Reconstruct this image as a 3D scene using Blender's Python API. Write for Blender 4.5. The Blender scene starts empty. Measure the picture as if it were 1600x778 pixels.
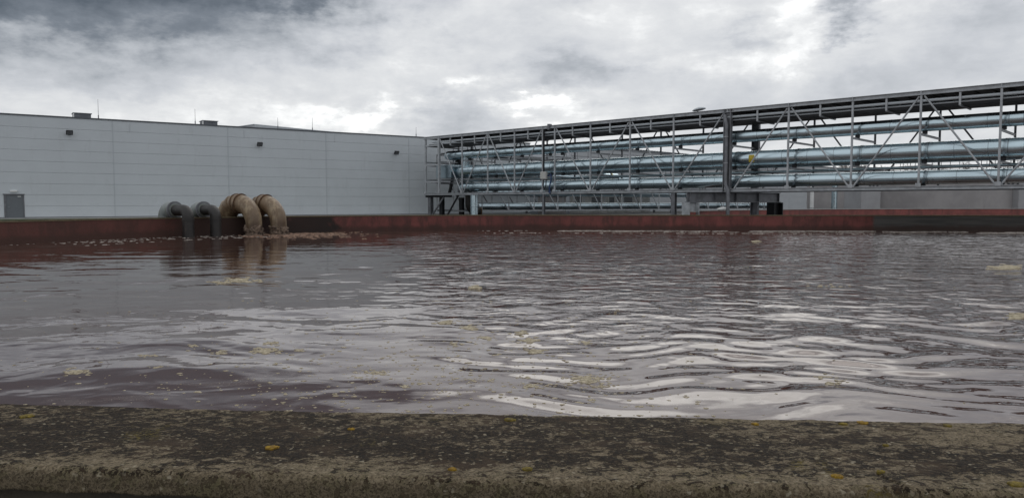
import bpy, bmesh, math, random
import numpy as np
from mathutils import Vector, noise
R = math.radians
S = bpy.context.scene
COL = S.collection
random.seed(7); rng = np.random.default_rng(7)

# ------------------------------------------------------------------ camera
CAM_Z = 2.0
cam = bpy.data.cameras.new('camera'); camo = bpy.data.objects.new('camera', cam); COL.objects.link(camo)
cam.sensor_width = 36; cam.lens = 1155 / 1600 * 36; cam.clip_start = .05; cam.clip_end = 9000
PITCH = math.atan(71 / 1155)
camo.location = (0, 0, CAM_Z); camo.rotation_euler = (R(90) - PITCH, 0, 0)
S.camera = camo
S.render.resolution_x = 1024; S.render.resolution_y = 497

# ------------------------------------------------------------------ nodes helper
class NT:
    def __init__(s, nt): s.nt = nt; s.N = nt.nodes; s.L = nt.links
    def n(s, t, ins=None, **kw):
        nd = s.N.new(t)
        for k, v in kw.items(): setattr(nd, k, v)
        for k, v in (ins or {}).items():
            sock = nd.inputs[k]
            if isinstance(v, bpy.types.NodeSocket): s.L.new(v, sock)
            else:
                if hasattr(sock.default_value, '__len__') and not hasattr(v, '__len__'): v = [v] * len(sock.default_value)
                if hasattr(sock.default_value, '__len__') and len(sock.default_value) == 4 and len(v) == 3: v = (*v, 1)
                sock.default_value = v
        return nd
    def m(s, op, a, b=None, c=None, clamp=False):
        ins = {0: a}
        if b is not None: ins[1] = b
        if c is not None: ins[2] = c
        return s.n('ShaderNodeMath', ins, operation=op, use_clamp=clamp).outputs[0]
    def mix(s, f, a, b, bt='MIX'):
        nd = s.n('ShaderNodeMix', data_type='RGBA', blend_type=bt)
        for i, v in ((0, f), (6, a), (7, b)):
            if isinstance(v, bpy.types.NodeSocket): s.L.new(v, nd.inputs[i])
            else: nd.inputs[i].default_value = v if i == 0 else (*v[:3], 1)
        return nd.outputs[2]
    def noise(s, vec, scale, detail=4, rough=.55, dist=0., out='Fac'):
        return s.n('ShaderNodeTexNoise', {'Vector': vec, 'Scale': scale, 'Detail': detail, 'Roughness': rough, 'Distortion': dist}).outputs[out]
    def ramp(s, f, lo, hi, a=0., b=1.):
        return s.n('ShaderNodeMapRange', {0: f, 1: lo, 2: hi, 3: a, 4: b}, interpolation_type='SMOOTHSTEP').outputs[0]
    def vm(s, op, a, b=None, out=0):
        ins = {0: a}
        if b is not None: ins[1] = b
        return s.n('ShaderNodeVectorMath', ins, operation=op).outputs[out]
    def xyz(s, v):
        return s.n('ShaderNodeSeparateXYZ', {0: v}).outputs
    def comb(s, x, y, z):
        return s.n('ShaderNodeCombineXYZ', {0: x, 1: y, 2: z}).outputs[0]

# ------------------------------------------------------------------ world: overcast sky with cloud banks
SUN_EL, SUN_AZ = 55, 25          # degrees; azimuth clockwise from +Y, behind the clouds
w = bpy.data.worlds.new('World'); S.world = w; w.use_nodes = True
w.node_tree.nodes.clear(); t = NT(w.node_tree)
sky = t.n('ShaderNodeTexSky', sky_type='NISHITA'); sky.sun_disc = False
sky.sun_elevation = R(SUN_EL); sky.sun_rotation = R(SUN_AZ)
d = t.n('ShaderNodeTexCoord').outputs['Generated']
X, Y, Z = t.xyz(d)[0], t.xyz(d)[1], t.xyz(d)[2]
zz = t.m('ADD', t.m('MAXIMUM', Z, 0.), .16)
pl = t.comb(t.m('DIVIDE', X, zz), t.m('DIVIDE', Y, zz), 0.)      # flat cloud layer seen in perspective
warp = t.n('ShaderNodeTexNoise', {'Vector': pl, 'Scale': 1.1, 'Detail': 6, 'Roughness': .6}).outputs['Color']
warpv = t.vm('SUBTRACT', warp, (.5, .5, .5))
w1 = t.xyz(warpv)
fine = t.n('ShaderNodeTexNoise', {'Vector': t.vm('MULTIPLY', d, (1, 1, 1.9)), 'Scale': 15, 'Detail': 7, 'Roughness': .62}).outputs['Color']
w2 = t.xyz(t.vm('SUBTRACT', fine, (.5, .5, .5)))
az = t.m('ADD', t.m('ARCTAN2', X, Y), t.m('ADD', t.m('MULTIPLY', w1[0], .30), t.m('MULTIPLY', w2[0], .12)))
el = t.m('ADD', t.m('ARCSINE', Z), t.m('ADD', t.m('MULTIPLY', w1[1], .14), t.m('MULTIPLY', w2[1], .10)))
big = t.noise(pl, .75, 7, .6, .3)
med = t.noise(t.vm('MULTIPLY', d, (1, 1, 2.4)), 5.5, 7, .58, .4)
puff = t.noise(t.vm('MULTIPLY', t.vm('ADD', d, t.vm('MULTIPLY', t.vm('SUBTRACT', fine, (.5, .5, .5)), (.05, .05, .05))), (1, 1, 1.7)), 13, 8, .6, .2)
val = t.m('ADD', .785, t.m('ADD', t.m('MULTIPLY', t.m('SUBTRACT', big, .5), .28), t.m('ADD', t.m('MULTIPLY', t.m('SUBTRACT', med, .5), .54), t.m('MULTIPLY', t.m('SUBTRACT', puff, .5), .34))))
def blob(a, e, sa, se, amp):
    global val
    x = t.m('DIVIDE', t.m('SUBTRACT', az, R(a)), R(sa)); y = t.m('DIVIDE', t.m('SUBTRACT', el, R(e)), R(se))
    g = t.m('EXPONENT', t.m('MULTIPLY', t.m('ADD', t.m('MULTIPLY', x, x), t.m('MULTIPLY', y, y)), -1.))
    val = t.m('ADD', val, t.m('MULTIPLY', g, amp))
# azimuth, elevation, half widths (degrees), brightness
for b in [(0, 17.3, 13, 1.3, -.16), (-31, 16.0, 15, 4.0, -.86), (-13, 16.4, 8, 2.3, -.62), (-24, 12.0, 10, 1.4, -.10), (-40, 12, 12, 2, -.16), (2, 17.2, 6, 1.8, -.32), (4, 10.3, 3.4, 1.7, -.32), (1, 8.6, 2.2, 1.0, -.16), (-4.5, 6.8, 3.0, 1.7, -.24), (-3, 10.5, 3, 1.2, -.06),
          (20, 12.2, 4.6, 1.9, .15), (27, 15.5, 5.0, 1.6, .12), (12, 10.4, 5, 1.1, .12), (-2.5, 9.3, 2.2, 1.0, .18), (1.6, 7.2, 1.8, 1.9, .28), (-22, 6.9, 14, 1.1, .10), (-9.5, 7.1, 4, 1.2, .20), (-12, 10.5, 7, 1.6, .08), (5, 6.2, 4, 1.2, .10),
          (24.5, 13.4, 1.9, .9, -.46), (17, 12.4, 2.6, 1.0, -.26), (33.5, 12.5, 3.5, 3.2, -.16), (37, 16.5, 3, 1.6, -.40), (-30, 9.5, 14, 2.4, -.05), (24, 8, 10, 2, -.12), (14, 15.5, 7, 1.6, -.14), (8, 13, 5, 1.6, -.06),
          (-40, 28, 26, 12, -.46), (14, 25, 24, 9, .46), (-4, 24, 10, 5, .1), (-4, 21, 12, 4, .12), (60, 30, 20, 20, -.15)]:
    blob(*b)
v = t.m('MAXIMUM', t.m('MINIMUM', val, 1.15), .0)
rp = t.n('ShaderNodeValToRGB', {0: t.m('DIVIDE', v, 1.15)})
hdr = t.ramp(val, .84, 1.30, 1., 2.3)      # thin bright cloud is far brighter than white paper
cr = rp.color_ramp
cr.elements[0].position = 0; cr.elements[0].color = (.10, .12, .145, 1)
cr.elements[1].position = 1; cr.elements[1].color = (1.0, 1.0, .97, 1)
for p, c in ((.22, (.20, .225, .26)), (.42, (.43, .455, .49)), (.58, (.60, .62, .655)), (.76, (.80, .81, .82))):
    e_ = cr.elements.new(p); e_.color = (*c, 1)
below = t.ramp(Z, -.02, .0, 0., 1.)
cloud = t.mix(below, (.12, .12, .12), t.vm('MULTIPLY', rp.outputs[0], t.comb(hdr, hdr, hdr)))
col = t.mix(.96, t.vm('MULTIPLY', sky.outputs[0], (1, 1, 1)), t.vm('MULTIPLY', cloud, (10, 10, 10)))
bg = t.n('ShaderNodeBackground', {'Color': col, 'Strength': .1})
t.L.new(bg.outputs[0], t.n('ShaderNodeOutputWorld').inputs[0])

sl = bpy.data.lights.new('sun', 'SUN'); sl.energy = .5; sl.angle = R(40); sl.color = (1, .97, .92)
so = bpy.data.objects.new('sun', sl); COL.objects.link(so)
so.rotation_euler = (R(90 - SUN_EL), 0, R(180 - SUN_AZ))
vs = S.view_settings; vs.view_transform = 'Standard'; vs.look = 'None'; vs.exposure = 0; vs.gamma = 1; vs.use_curve_mapping = False

# ------------------------------------------------------------------ mesh helpers
class MB:
    def __init__(s): s.v = []; s.f = []
    def add(s, vs, fs):
        o = len(s.v); s.v += [tuple(p) for p in vs]; s.f += [tuple(i + o for i in f) for f in fs]; return s
    def hexa(s, c):         # 8 corners: bottom 4 ccw, top 4 ccw
        return s.add(c, [(0, 3, 2, 1), (4, 5, 6, 7), (0, 1, 5, 4), (1, 2, 6, 5), (2, 3, 7, 6), (3, 0, 4, 7)])
    def box(s, o, ex, ey, ez, a, b):    # frame box: origin, axes, from a=(x,y,z) to b
        o = Vector(o); ex = Vector(ex); ey = Vector(ey); ez = Vector(ez)
        P = lambda x, y, z: o + ex * x + ey * y + ez * z
        return s.hexa([P(a[0], a[1], a[2]), P(b[0], a[1], a[2]), P(b[0], b[1], a[2]), P(a[0], b[1], a[2]),
                       P(a[0], a[1], b[2]), P(b[0], a[1], b[2]), P(b[0], b[1], b[2]), P(a[0], b[1], b[2])])
    def beam(s, p, q, wd, ht, up=(0, 0, 1), kind='box', tf=.02, tw=.015):
        p = Vector(p); q = Vector(q); d = (q - p); L = d.length; d.normalize()
        up = Vector(up)
        if abs(d.dot(up)) > .97: up = Vector((N1[0], N1[1], 0)) if 'N1' in globals() else Vector((0, 1, 0))
        sd = d.cross(up).normalized(); u = sd.cross(d).normalized()
        if kind == 'box': return s.box(p, d, sd, u, (0, -wd / 2, -ht / 2), (L, wd / 2, ht / 2))
        s.box(p, d, sd, u, (0, -wd / 2, ht / 2 - tf), (L, wd / 2, ht / 2))
        s.box(p, d, sd, u, (0, -wd / 2, -ht / 2), (L, wd / 2, -ht / 2 + tf))
        return s.box(p, d, sd, u, (0, -tw / 2, -ht / 2 + tf), (L, tw / 2, ht / 2 - tf))
    def tube(s, pts, r, n=20, caps=True):
        pts = [Vector(p) for p in pts]; rs = r if hasattr(r, '__len__') else [r] * len(pts)
        rings = []; prev = None
        for i, p in enumerate(pts):
            a = pts[max(i - 1, 0)]; b = pts[min(i + 1, len(pts) - 1)]; tg = (b - a)
            if tg.length < 1e-9: tg = prev_t
            tg = tg.normalized(); prev_t = tg
            if prev is None:
                ref = Vector((0, 0, 1)) if abs(tg.z) < .9 else Vector((1, 0, 0)); u = (ref - tg * ref.dot(tg)).normalized()
            else: u = (prev - tg * prev.dot(tg)).normalized()
            prev = u; w_ = tg.cross(u)
            rings.append([p + (u * math.cos(2 * math.pi * k / n) + w_ * math.sin(2 * math.pi * k / n)) * rs[i] for k in range(n)])
        vs_ = [q for rg in rings for q in rg]; fs = []
        for i in range(len(rings) - 1):
            for k in range(n):
                fs.append((i * n + k, i * n + (k + 1) % n, (i + 1) * n + (k + 1) % n, (i + 1) * n + k))
        if caps: fs.append(tuple(range(n - 1, -1, -1))); fs.append(tuple((len(rings) - 1) * n + k for k in range(n)))
        return s.add(vs_, fs)
    def build(s, name, mat, parent=None, smooth=False, ang=40, bevel=0):
        me = bpy.data.meshes.new(name); me.from_pydata(s.v, [], s.f); me.update()
        bm = bmesh.new(); bm.from_mesh(me); bmesh.ops.recalc_face_normals(bm, faces=bm.faces); bm.to_mesh(me); bm.free()
        o = bpy.data.objects.new(name, me); COL.objects.link(o)
        if mat: me.materials.append(mat)
        if smooth: me.shade_smooth(); me.set_sharp_from_angle(angle=R(ang))
        if bevel:
            b = o.modifiers.new('bevel', 'BEVEL'); b.width = bevel; b.segments = 2; b.limit_method = 'ANGLE'
        if parent:
            off = Vector(parent.location) if parent.type == 'EMPTY' else Vector(parent.get('_o', (0, 0, 0)))
            me.transform(Matrix.Translation(-off)); o['_o'] = tuple(off); o.parent = parent
        return o
from mathutils import Matrix
def tag(o, label=None, cat=None, group=None, kind=None):
    if label: o['label'] = label
    if cat: o['category'] = cat
    if group: o['group'] = group
    if kind: o['kind'] = kind
    return o
def empty(name, loc, label, cat, group=None):
    o = bpy.data.objects.new(name, None); COL.objects.link(o); o.location = loc; o.empty_display_size = .2
    return tag(o, label, cat, group)
def grid_obj(name, P, mat, parent=None, smooth=True, closed=False):
    nr, nc = P.shape[:2]
    me = bpy.data.meshes.new(name); idx = np.arange(nr * nc).reshape(nr, nc)
    if closed: idx = np.concatenate([idx, idx[:, :1]], 1)
    q = np.stack([idx[:-1, :-1], idx[:-1, 1:], idx[1:, 1:], idx[1:, :-1]], -1).reshape(-1, 4)
    me.vertices.add(nr * nc); me.vertices.foreach_set('co', P.reshape(-1).astype(np.float32))
    me.loops.add(q.size); me.loops.foreach_set('vertex_index', q.reshape(-1).astype(np.int32))
    me.polygons.add(len(q)); me.polygons.foreach_set('loop_start', np.arange(0, q.size, 4, dtype=np.int32))
    me.update(calc_edges=True); me.validate()
    if smooth: me.shade_smooth()
    o = bpy.data.objects.new(name, me); COL.objects.link(o); me.materials.append(mat)
    if parent: me.transform(Matrix.Translation(-Vector(parent.location))); o.parent = parent
    return o

# measured sight lines of the photograph -> world points (used to survey where things stand)
def ray(px, py):
    u = (px - 800) / 1155; vv = (389 - py) / 1155
    return Vector((u, math.cos(PITCH) + vv * math.sin(PITCH), -math.sin(PITCH) + vv * math.cos(PITCH)))
def onplane(px, py, P, N):
    dd = ray(px, py); c = Vector((0, 0, CAM_Z)); return c + dd * ((Vector(P) - c).dot(Vector(N)) / dd.dot(Vector(N)))
def at(px, py, Yd):
    dd = ray(px, py); return Vector((0, 0, CAM_Z)) + dd * (Yd / dd.y)
GZ = .6      # ground level above the water

# ------------------------------------------------------------------ materials
def mat(name, base, rough=.6, metal=0., var=0., vscale=3., bump=0., bscale=30., detail=5, var2=None, spec=.5, dirt=None, stretch=(1, 1, 1)):
    m = bpy.data.materials.new(name); m.use_nodes = True; m.node_tree.nodes.clear(); t = NT(m.node_tree)
    tc = t.n('ShaderNodeTexCoord').outputs['Object']; tc = t.vm('MULTIPLY', tc, stretch)
    c = None
    b = t.n('ShaderNodeBsdfPrincipled', {'Roughness': rough, 'Metallic': metal, 'Specular IOR Level': spec})
    if var:
        n1 = t.ramp(t.noise(tc, vscale, detail, .62), .32, .68)
        lo = tuple(x * (1 - var) for x in base); hi = var2 or tuple(min(x * (1 + var), 1) for x in base)
        c = t.mix(n1, lo, hi)
        t.L.new(t.m('ADD', rough - .08, t.m('MULTIPLY', n1, .16)), b.inputs['Roughness'])
    else: c = t.mix(0., base, base)
    if dirt:
        n2 = t.ramp(t.noise(t.vm('MULTIPLY', tc, (1, 1, .25)), dirt[1], 6, .7), dirt[2], dirt[2] + .12)
        c = t.mix(t.m('MULTIPLY', n2, dirt[3]), c, dirt[0])
    t.L.new(c, b.inputs['Base Color'])
    if bump:
        bn = t.n('ShaderNodeBump', {'Height': t.noise(tc, bscale, 6, .65), 'Strength': min(bump, 1), 'Distance': .02})
        t.L.new(bn.outputs[0], b.inputs['Normal'])
    t.L.new(b.outputs[0], t.n('ShaderNodeOutputMaterial').inputs[0])
    return m
M = {}
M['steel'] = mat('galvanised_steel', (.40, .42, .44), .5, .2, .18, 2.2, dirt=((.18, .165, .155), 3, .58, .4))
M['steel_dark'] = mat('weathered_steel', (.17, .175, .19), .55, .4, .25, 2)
M['black'] = mat('blackened_steel', (.02, .021, .024), .6, .3, .3, 2)
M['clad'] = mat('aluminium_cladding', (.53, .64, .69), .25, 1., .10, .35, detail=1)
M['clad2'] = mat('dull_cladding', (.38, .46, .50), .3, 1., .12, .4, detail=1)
M['band'] = mat('cladding_band', (.30, .36, .39), .35, 1., .1, 3)
M['panel'] = mat('grey_wall_panel', (.55, .59, .62), .5, 0, .03, .35, dirt=((.45, .48, .50), 1.6, .55, .30))
M['panel_far'] = mat('far_grey_wall_panel', (.40, .42, .44), .6, 0, .05, .3)
M['joint'] = mat('panel_joint', (.53, .56, .59), .7)
M['trim'] = mat('light_trim', (.47, .51, .54), .5)
M['flash'] = mat('dark_flashing', (.09, .10, .115), .5, .2)
M['door'] = mat('grey_door', (.13, .145, .16), .45, 0, .05, 2)
M['white'] = mat('white_paint', (.72, .73, .72), .5, 0, .06, 1)
M['concrete'] = mat('tank_concrete', (.34, .325, .325), .85, 0, .12, .35, bump=.3, bscale=8, dirt=((.17, .165, .16), .5, .55, .35))
M['concrete_b'] = mat('pilaster_concrete', (.345, .345, .355), .85, 0, .1, .4, bump=.3, bscale=8)
M['asphalt'] = mat('asphalt', (.055, .055, .056), .9, 0, .25, .6, bump=.4, bscale=60)
M['paving'] = mat('paving_slabs', (.36, .36, .35), .85, 0, .12, .8, bump=.3, bscale=30)
M['grass'] = mat('short_grass', (.05, .07, .025), .95, 0, .4, 1.5, bump=.8, bscale=50)
M['plastic_dark'] = mat('dark_pipe', (.020, .018, .017), .5, 0, .3, 2.5, bump=.3, bscale=6, dirt=((.06, .048, .04), 3, .56, .6))
M['sleeve'] = mat('pale_sleeve', (.20, .22, .215), .55, 0, .2, 1.4, bump=.2, bscale=8, dirt=((.11, .11, .07), 2, .5, .7))
M['big'] = mat('stained_cream_pipe', (.30, .232, .15), .5, 0, .3, 1.4, bump=.25, bscale=8, dirt=((.12, .072, .04), 1.1, .46, .75))
m_ = M['big']; t_ = NT(m_.node_tree); b_ = [n for n in m_.node_tree.nodes if n.type == 'BSDF_PRINCIPLED'][0]; old = b_.inputs['Base Color'].links[0].from_socket
P_ = t_.n('ShaderNodeNewGeometry').outputs['Position']; nz_ = t_.noise(P_, 1.7, 6, .65)
st_ = t_.ramp(t_.m('ADD', t_.xyz(P_)[2], t_.m('MULTIPLY', t_.m('SUBTRACT', nz_, .5), 1.6)), 1.35, .35)
t_.L.new(t_.mix(t_.m('MULTIPLY', st_, .75), old, (.060, .036, .024)), b_.inputs['Base Color'])
M['rust'] = mat('rusty_flange', (.10, .055, .03), .8, .1, .4, 6, bump=.5, bscale=20)
M['crust'] = mat('sludge_crust', (.05, .028, .02), .9, 0, .5, 5, var2=(.24, .175, .13), bump=1, bscale=16)
M['hose_blue'] = mat('blue_hose', (.02, .05, .14), .45)
M['bark'] = mat('bare_bark', (.10, .085, .075), .95, 0, .3, 1)
M['tint'] = mat('curtained_window', (.13, .135, .14), .25)
M['offwhite'] = mat('off_white_cabin', (.42, .42, .41), .7, 0, .25, .35)
M['glass'] = mat('window_glass', (.02, .025, .03), .1)
M['box'] = mat('junction_box_plastic', (.50, .50, .47), .5)
M['yellow'] = mat('yellow_marker', (.50, .38, .04), .6, 0, .2, 4)
M['wallunder'] = mat('basin_outer_concrete', (.07, .06, .045), .9, 0, .3, 3, bump=.8, bscale=40)

# ------------------------------------------------------------------ basin geometry
TA = R(-3.5); E1 = np.array([math.cos(TA), math.sin(TA)]); E2 = np.array([-math.sin(TA), math.cos(TA)])
CC = np.array([.9, 29.]); RAD = 26.12; LEN = 75.; WT = .68
def outline(r, us):
    """stadium outline at offset radius r; us = list of (kind, value): near/far straight or arc angle"""
    out = []
    for k, a in us:
        if k == 'n': out.append(CC + E1 * a - E2 * r)
        elif k == 'f': out.append(CC + E1 * a + E2 * r)
        elif k == 'l': out.append(CC + (E1 * math.cos(a) + E2 * math.sin(a)) * r)
        else: out.append(CC + E1 * LEN + (E1 * math.cos(a) + E2 * math.sin(a)) * r)
    return np.array(out)
def path(near_step=1.):
    us = []
    dense = list(np.arange(-.0, 3.6, near_step)) if near_step < .5 else []
    # left arc, from far tangent (90 deg) to near tangent (270 deg)
    arc = list(np.linspace(R(90), R(262), 110))
    tail = list(np.arange(R(262), R(270), near_step / RAD)) if near_step < .5 else list(np.linspace(R(262), R(270), 8))[:-1]
    us += [('l', a) for a in arc] + [('l', a) for a in tail[1:]]
    us += [('n', a) for a in dense]
    us += [('n', a) for a in np.linspace(3.6, LEN, 40)] if dense else [('n', a) for a in np.linspace(0, LEN, 60)]
    us += [('r', a) for a in np.linspace(R(-90), R(90), 60)[1:-1]]
    us += [('f', a) for a in np.linspace(LEN, 0, 60)][:-1]
    return us

# water -----------------------------------------------------------------
def water_material():
    m = bpy.data.materials.new('brown_water'); m.use_nodes = True; m.node_tree.nodes.clear(); t = NT(m.node_tree)
    P = t.n('ShaderNodeTexCoord').outputs['Object']
    x, y, z = t.xyz(P)[0], t.xyz(P)[1], t.xyz(P)[2]
    # patches of choppy water: far right half, calm elsewhere
    edge = t.noise(P, .12, 5, .6)
    pr = t.m('ADD', t.m('SUBTRACT', x, t.m('MULTIPLY', y, -.16)), t.m('MULTIPLY', t.m('SUBTRACT', edge, .5), 9.))
    right = t.ramp(pr, -.5, 2.5)
    yy = t.m('ADD', y, t.m('MULTIPLY', t.m('SUBTRACT', edge, .5), 12.))
    depth = t.ramp(yy, 9.0, 15.)
    chop = t.m('MULTIPLY', right, depth)
    pat = t.ramp(t.noise(t.vm('MULTIPLY', P, (1., 1.6, 1)), .35, 4, .6, .5), .42, .62)
    n1 = t.noise(t.vm('MULTIPLY', P, (.9, 1.1, 1)), 1.9, 2, .55, .6)
    n2 = t.noise(t.vm('MULTIPLY', P, (1.0, 1.5, 1)), 9., 3, .5, .6)
    n3 = t.noise(t.vm('MULTIPLY', P, (1.0, 1.15, 1)), .95, 2, .55, .7)
    n0 = t.noise(t.vm('MULTIPLY', P, (.55, 1.4, 1)), .42, 2, .5, .6)
    h0 = t.m('MULTIPLY', n0, t.m('ADD', .012, t.m('MULTIPLY', chop, .012)))
    h = t.m('ADD', t.m('MULTIPLY', n1, t.m('ADD', .0022, t.m('MULTIPLY', chop, .028))),
            t.m('ADD', t.m('MULTIPLY', n2, t.m('ADD', .0002, t.m('ADD', t.m('MULTIPLY', chop, .0012), t.m('MULTIPLY', pat, .0003)))), t.m('MULTIPLY', n3, t.m('ADD', .012, t.m('MULTIPLY', chop, .066)))))
    h = t.m('ADD', h, h0)
    bp = t.n('ShaderNodeBump', {'Height': h, 'Strength': 1., 'Distance': 1.})
    film = t.ramp(t.noise(t.vm('MULTIPLY', P, (.6, 1.4, 1)), .8, 6, .65, 1.2), .52, .60)
    speck = t.ramp(t.noise(P, 38, 3, .6), .60, .70)
    col = t.mix(t.noise(P, .3, 3), (.062, .033, .026), (.080, .044, .035))
    col = t.mix(t.m('MULTIPLY', film, .18), col, (.30, .26, .24))
    col = t.mix(t.m('MULTIPLY', t.m('MULTIPLY', film, speck), .6), col, (.42, .37, .32))
    b = t.n('ShaderNodeBsdfPrincipled', {'Base Color': col, 'Roughness': t.m('ADD', .0, t.m('MULTIPLY', film, .03)), 'IOR': 1.60, 'Specular Tint': (1.0, .91, .875, 1), 'Normal': bp.outputs[0]})
    t.L.new(b.outputs[0], t.n('ShaderNodeOutputMaterial').inputs[0])
    return m
def wave_height(x, y):
    r_ = np.random.default_rng(3); h = np.zeros_like(x)
    chop = 1 / (1 + np.exp(-(x + .17 * y - 2.5) * 1.1))
    near = np.exp(-((y - 5) / 9.) ** 2)
    # slow swell: wavelengths .6 to 4 m, crests running mostly left to right
    wx = .35 * np.sin(.55 * x + .35 * y + 1.) + .25 * np.sin(.23 * x - .8 * y + 2.) ; wy = .30 * np.sin(.7 * x + .2 * y) + .16 * np.sin(1.7 * x + .5 * y + 1.5) + .07 * np.sin(3.6 * x - 1.1 * y + .5) + .25 * np.sin(.31 * x + .9 * y + 4.)
    X_, Y_ = x + wx, y + wy
    env = .62 + .40 * np.sin(.33 * x - .21 * y + .7) * np.sin(.17 * x + .29 * y + 2.) + .25 * np.sin(1.05 * x + .4 * y) * np.sin(.9 * y - .5 * x + 1.)
    farcalm = 1 - .50 / (1 + np.exp(-(y - 17) * .5)) * chop
    for i in range(64):
        lam = .38 * (4.2 / .38) ** r_.random(); k = 2 * math.pi / lam
        th = (R(-99) if i % 3 else R(-78)) + r_.normal() * R(15 if lam < 1.5 else 18)
        a = .0042 * lam ** .9 * (.5 + r_.random())
        ph = r_.random() * 6.28
        w_ = .5 * (k * (math.cos(th) * X_ + math.sin(th) * Y_) + ph)
        sh = .55 * np.cos(2 * w_) + .45 * (1.27 - 2 * np.abs(np.sin(w_)))
        amp = (.075 + .72 * chop * (.35 + .75 * near)) if lam < 1.6 else (.135 + .17 * np.exp(-((y - 19) / 9.) ** 2) * (1 - .5 * chop) + (.40 * near - .08) * chop)
        h += a * amp * env * sh * farcalm * (.8 if lam > .9 else 1.25)
    return h
def make_water():
    rows = np.concatenate([np.array([1.5, 2.2]), 2.6 * (60 / 2.6) ** (np.linspace(0, 1, 640))])
    sc = np.linspace(-.82, .82, 900)
    s = np.concatenate([-.82 - (np.linspace(1, 0, 50)[:-1] ** 1.5) * 1.8, sc, .82 + (np.linspace(0, 1, 50)[1:] ** 1.5) * 1.8])
    Yg, Sg = np.meshgrid(rows, s, indexing='ij'); Xg = Sg * (Yg + .3)
    h = wave_height(Xg, Yg)
    # keep inside the basin walls
    rel = np.stack([Xg - CC[0], Yg - CC[1]], -1); a = rel @ E1; b = rel @ E2
    a0 = np.clip(a, 0, LEN); rr = np.hypot(a - a0, b); lim = RAD + .25; k = np.where(rr > lim, lim / np.maximum(rr, 1e-6), 1.)
    a2 = a0 + (a - a0) * k; b2 = b * k
    Xn = CC[0] + a2 * E1[0] + b2 * E2[0]; Yn = CC[1] + a2 * E1[1] + b2 * E2[1]
    P = np.stack([Xn, Yn, h], -1)
    o = grid_obj('water', P, water_material()); tag(o, 'rippled brown basin water reflecting the clouds', 'water', kind='structure')
    return o
make_water()

# basin wall and coping ---------------------------------------------------
def wall_material():
    m = bpy.data.materials.new('red_basin_paint'); m.use_nodes = True; m.node_tree.nodes.clear(); t = NT(m.node_tree)
    P = t.n('ShaderNodeNewGeometry').outputs['Position']; x, y, z = t.xyz(P)[0], t.xyz(P)[1], t.xyz(P)[2]
    n = t.noise(P, .9, 5, .6); st = t.noise(t.vm('MULTIPLY', P, (1.2, 1.2, .35)), 1.2, 6, .7)
    lay = t.noise(t.vm('MULTIPLY', P, (.25, .25, 7)), 1.3, 5, .6)
    red = t.mix(t.ramp(n, .3, .7), (.115, .036, .031), (.195, .056, .049))
    red = t.mix(t.m('MULTIPLY', t.ramp(st, .44, .62), .7), red, (.060, .026, .022))
    # bare dark stretch at the far right; edge is a vertical line
    s = t.m('ADD', t.m('MULTIPLY', t.m('SUBTRACT', x, float(CC[0])), float(E1[0])), t.m('MULTIPLY', t.m('SUBTRACT', y, float(CC[1])), float(E1[1])))
    bare = t.m('MULTIPLY', t.ramp(s, 23.6, 23.9), t.ramp(z, -5, 5))
    bare = t.ramp(s, 23.6, 23.9)
    dark = t.mix(t.ramp(lay, .35, .65), (.055, .055, .052), (.095, .09, .084))
    c = t.mix(bare, red, dark)
    # brown sludge tide band just above the water
    tide = t.ramp(t.m('ADD', z, t.m('MULTIPLY', t.m('SUBTRACT', n, .5), .5)), .55, .20)
    c = t.mix(t.m('MULTIPLY', tide, .8), c, (.045, .022, .016))
    # splash stains round the four inlet pipes
    for (ax, ay, r0) in ((-18.6, 46.4, 3.2), (-16.6, 48.6, 3.0), (-13.9, 50.7, 2.3)):
        dd = t.vm('DISTANCE', P, (ax, ay, .4), out=1)
        k = t.ramp(t.m('ADD', dd, t.m('MULTIPLY', t.m('SUBTRACT', n, .5), 3.2)), r0, r0 * .6)
        c = t.mix(t.m('MULTIPLY', k, .95), c, (.009, .007, .006))
    lf = t.ramp(x, -10, -20); c = t.mix(t.m('MULTIPLY', lf, .6), c, (.06, .026, .018))
    bp = t.n('ShaderNodeBump', {'Height': t.noise(P, 12, 6, .7), 'Strength': .5, 'Distance': .03})
    b = t.n('ShaderNodeBsdfPrincipled', {'Base Color': c, 'Roughness': .75, 'Normal': bp.outputs[0]})
    t.L.new(b.outputs[0], t.n('ShaderNodeOutputMaterial').inputs[0]); return m
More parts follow.
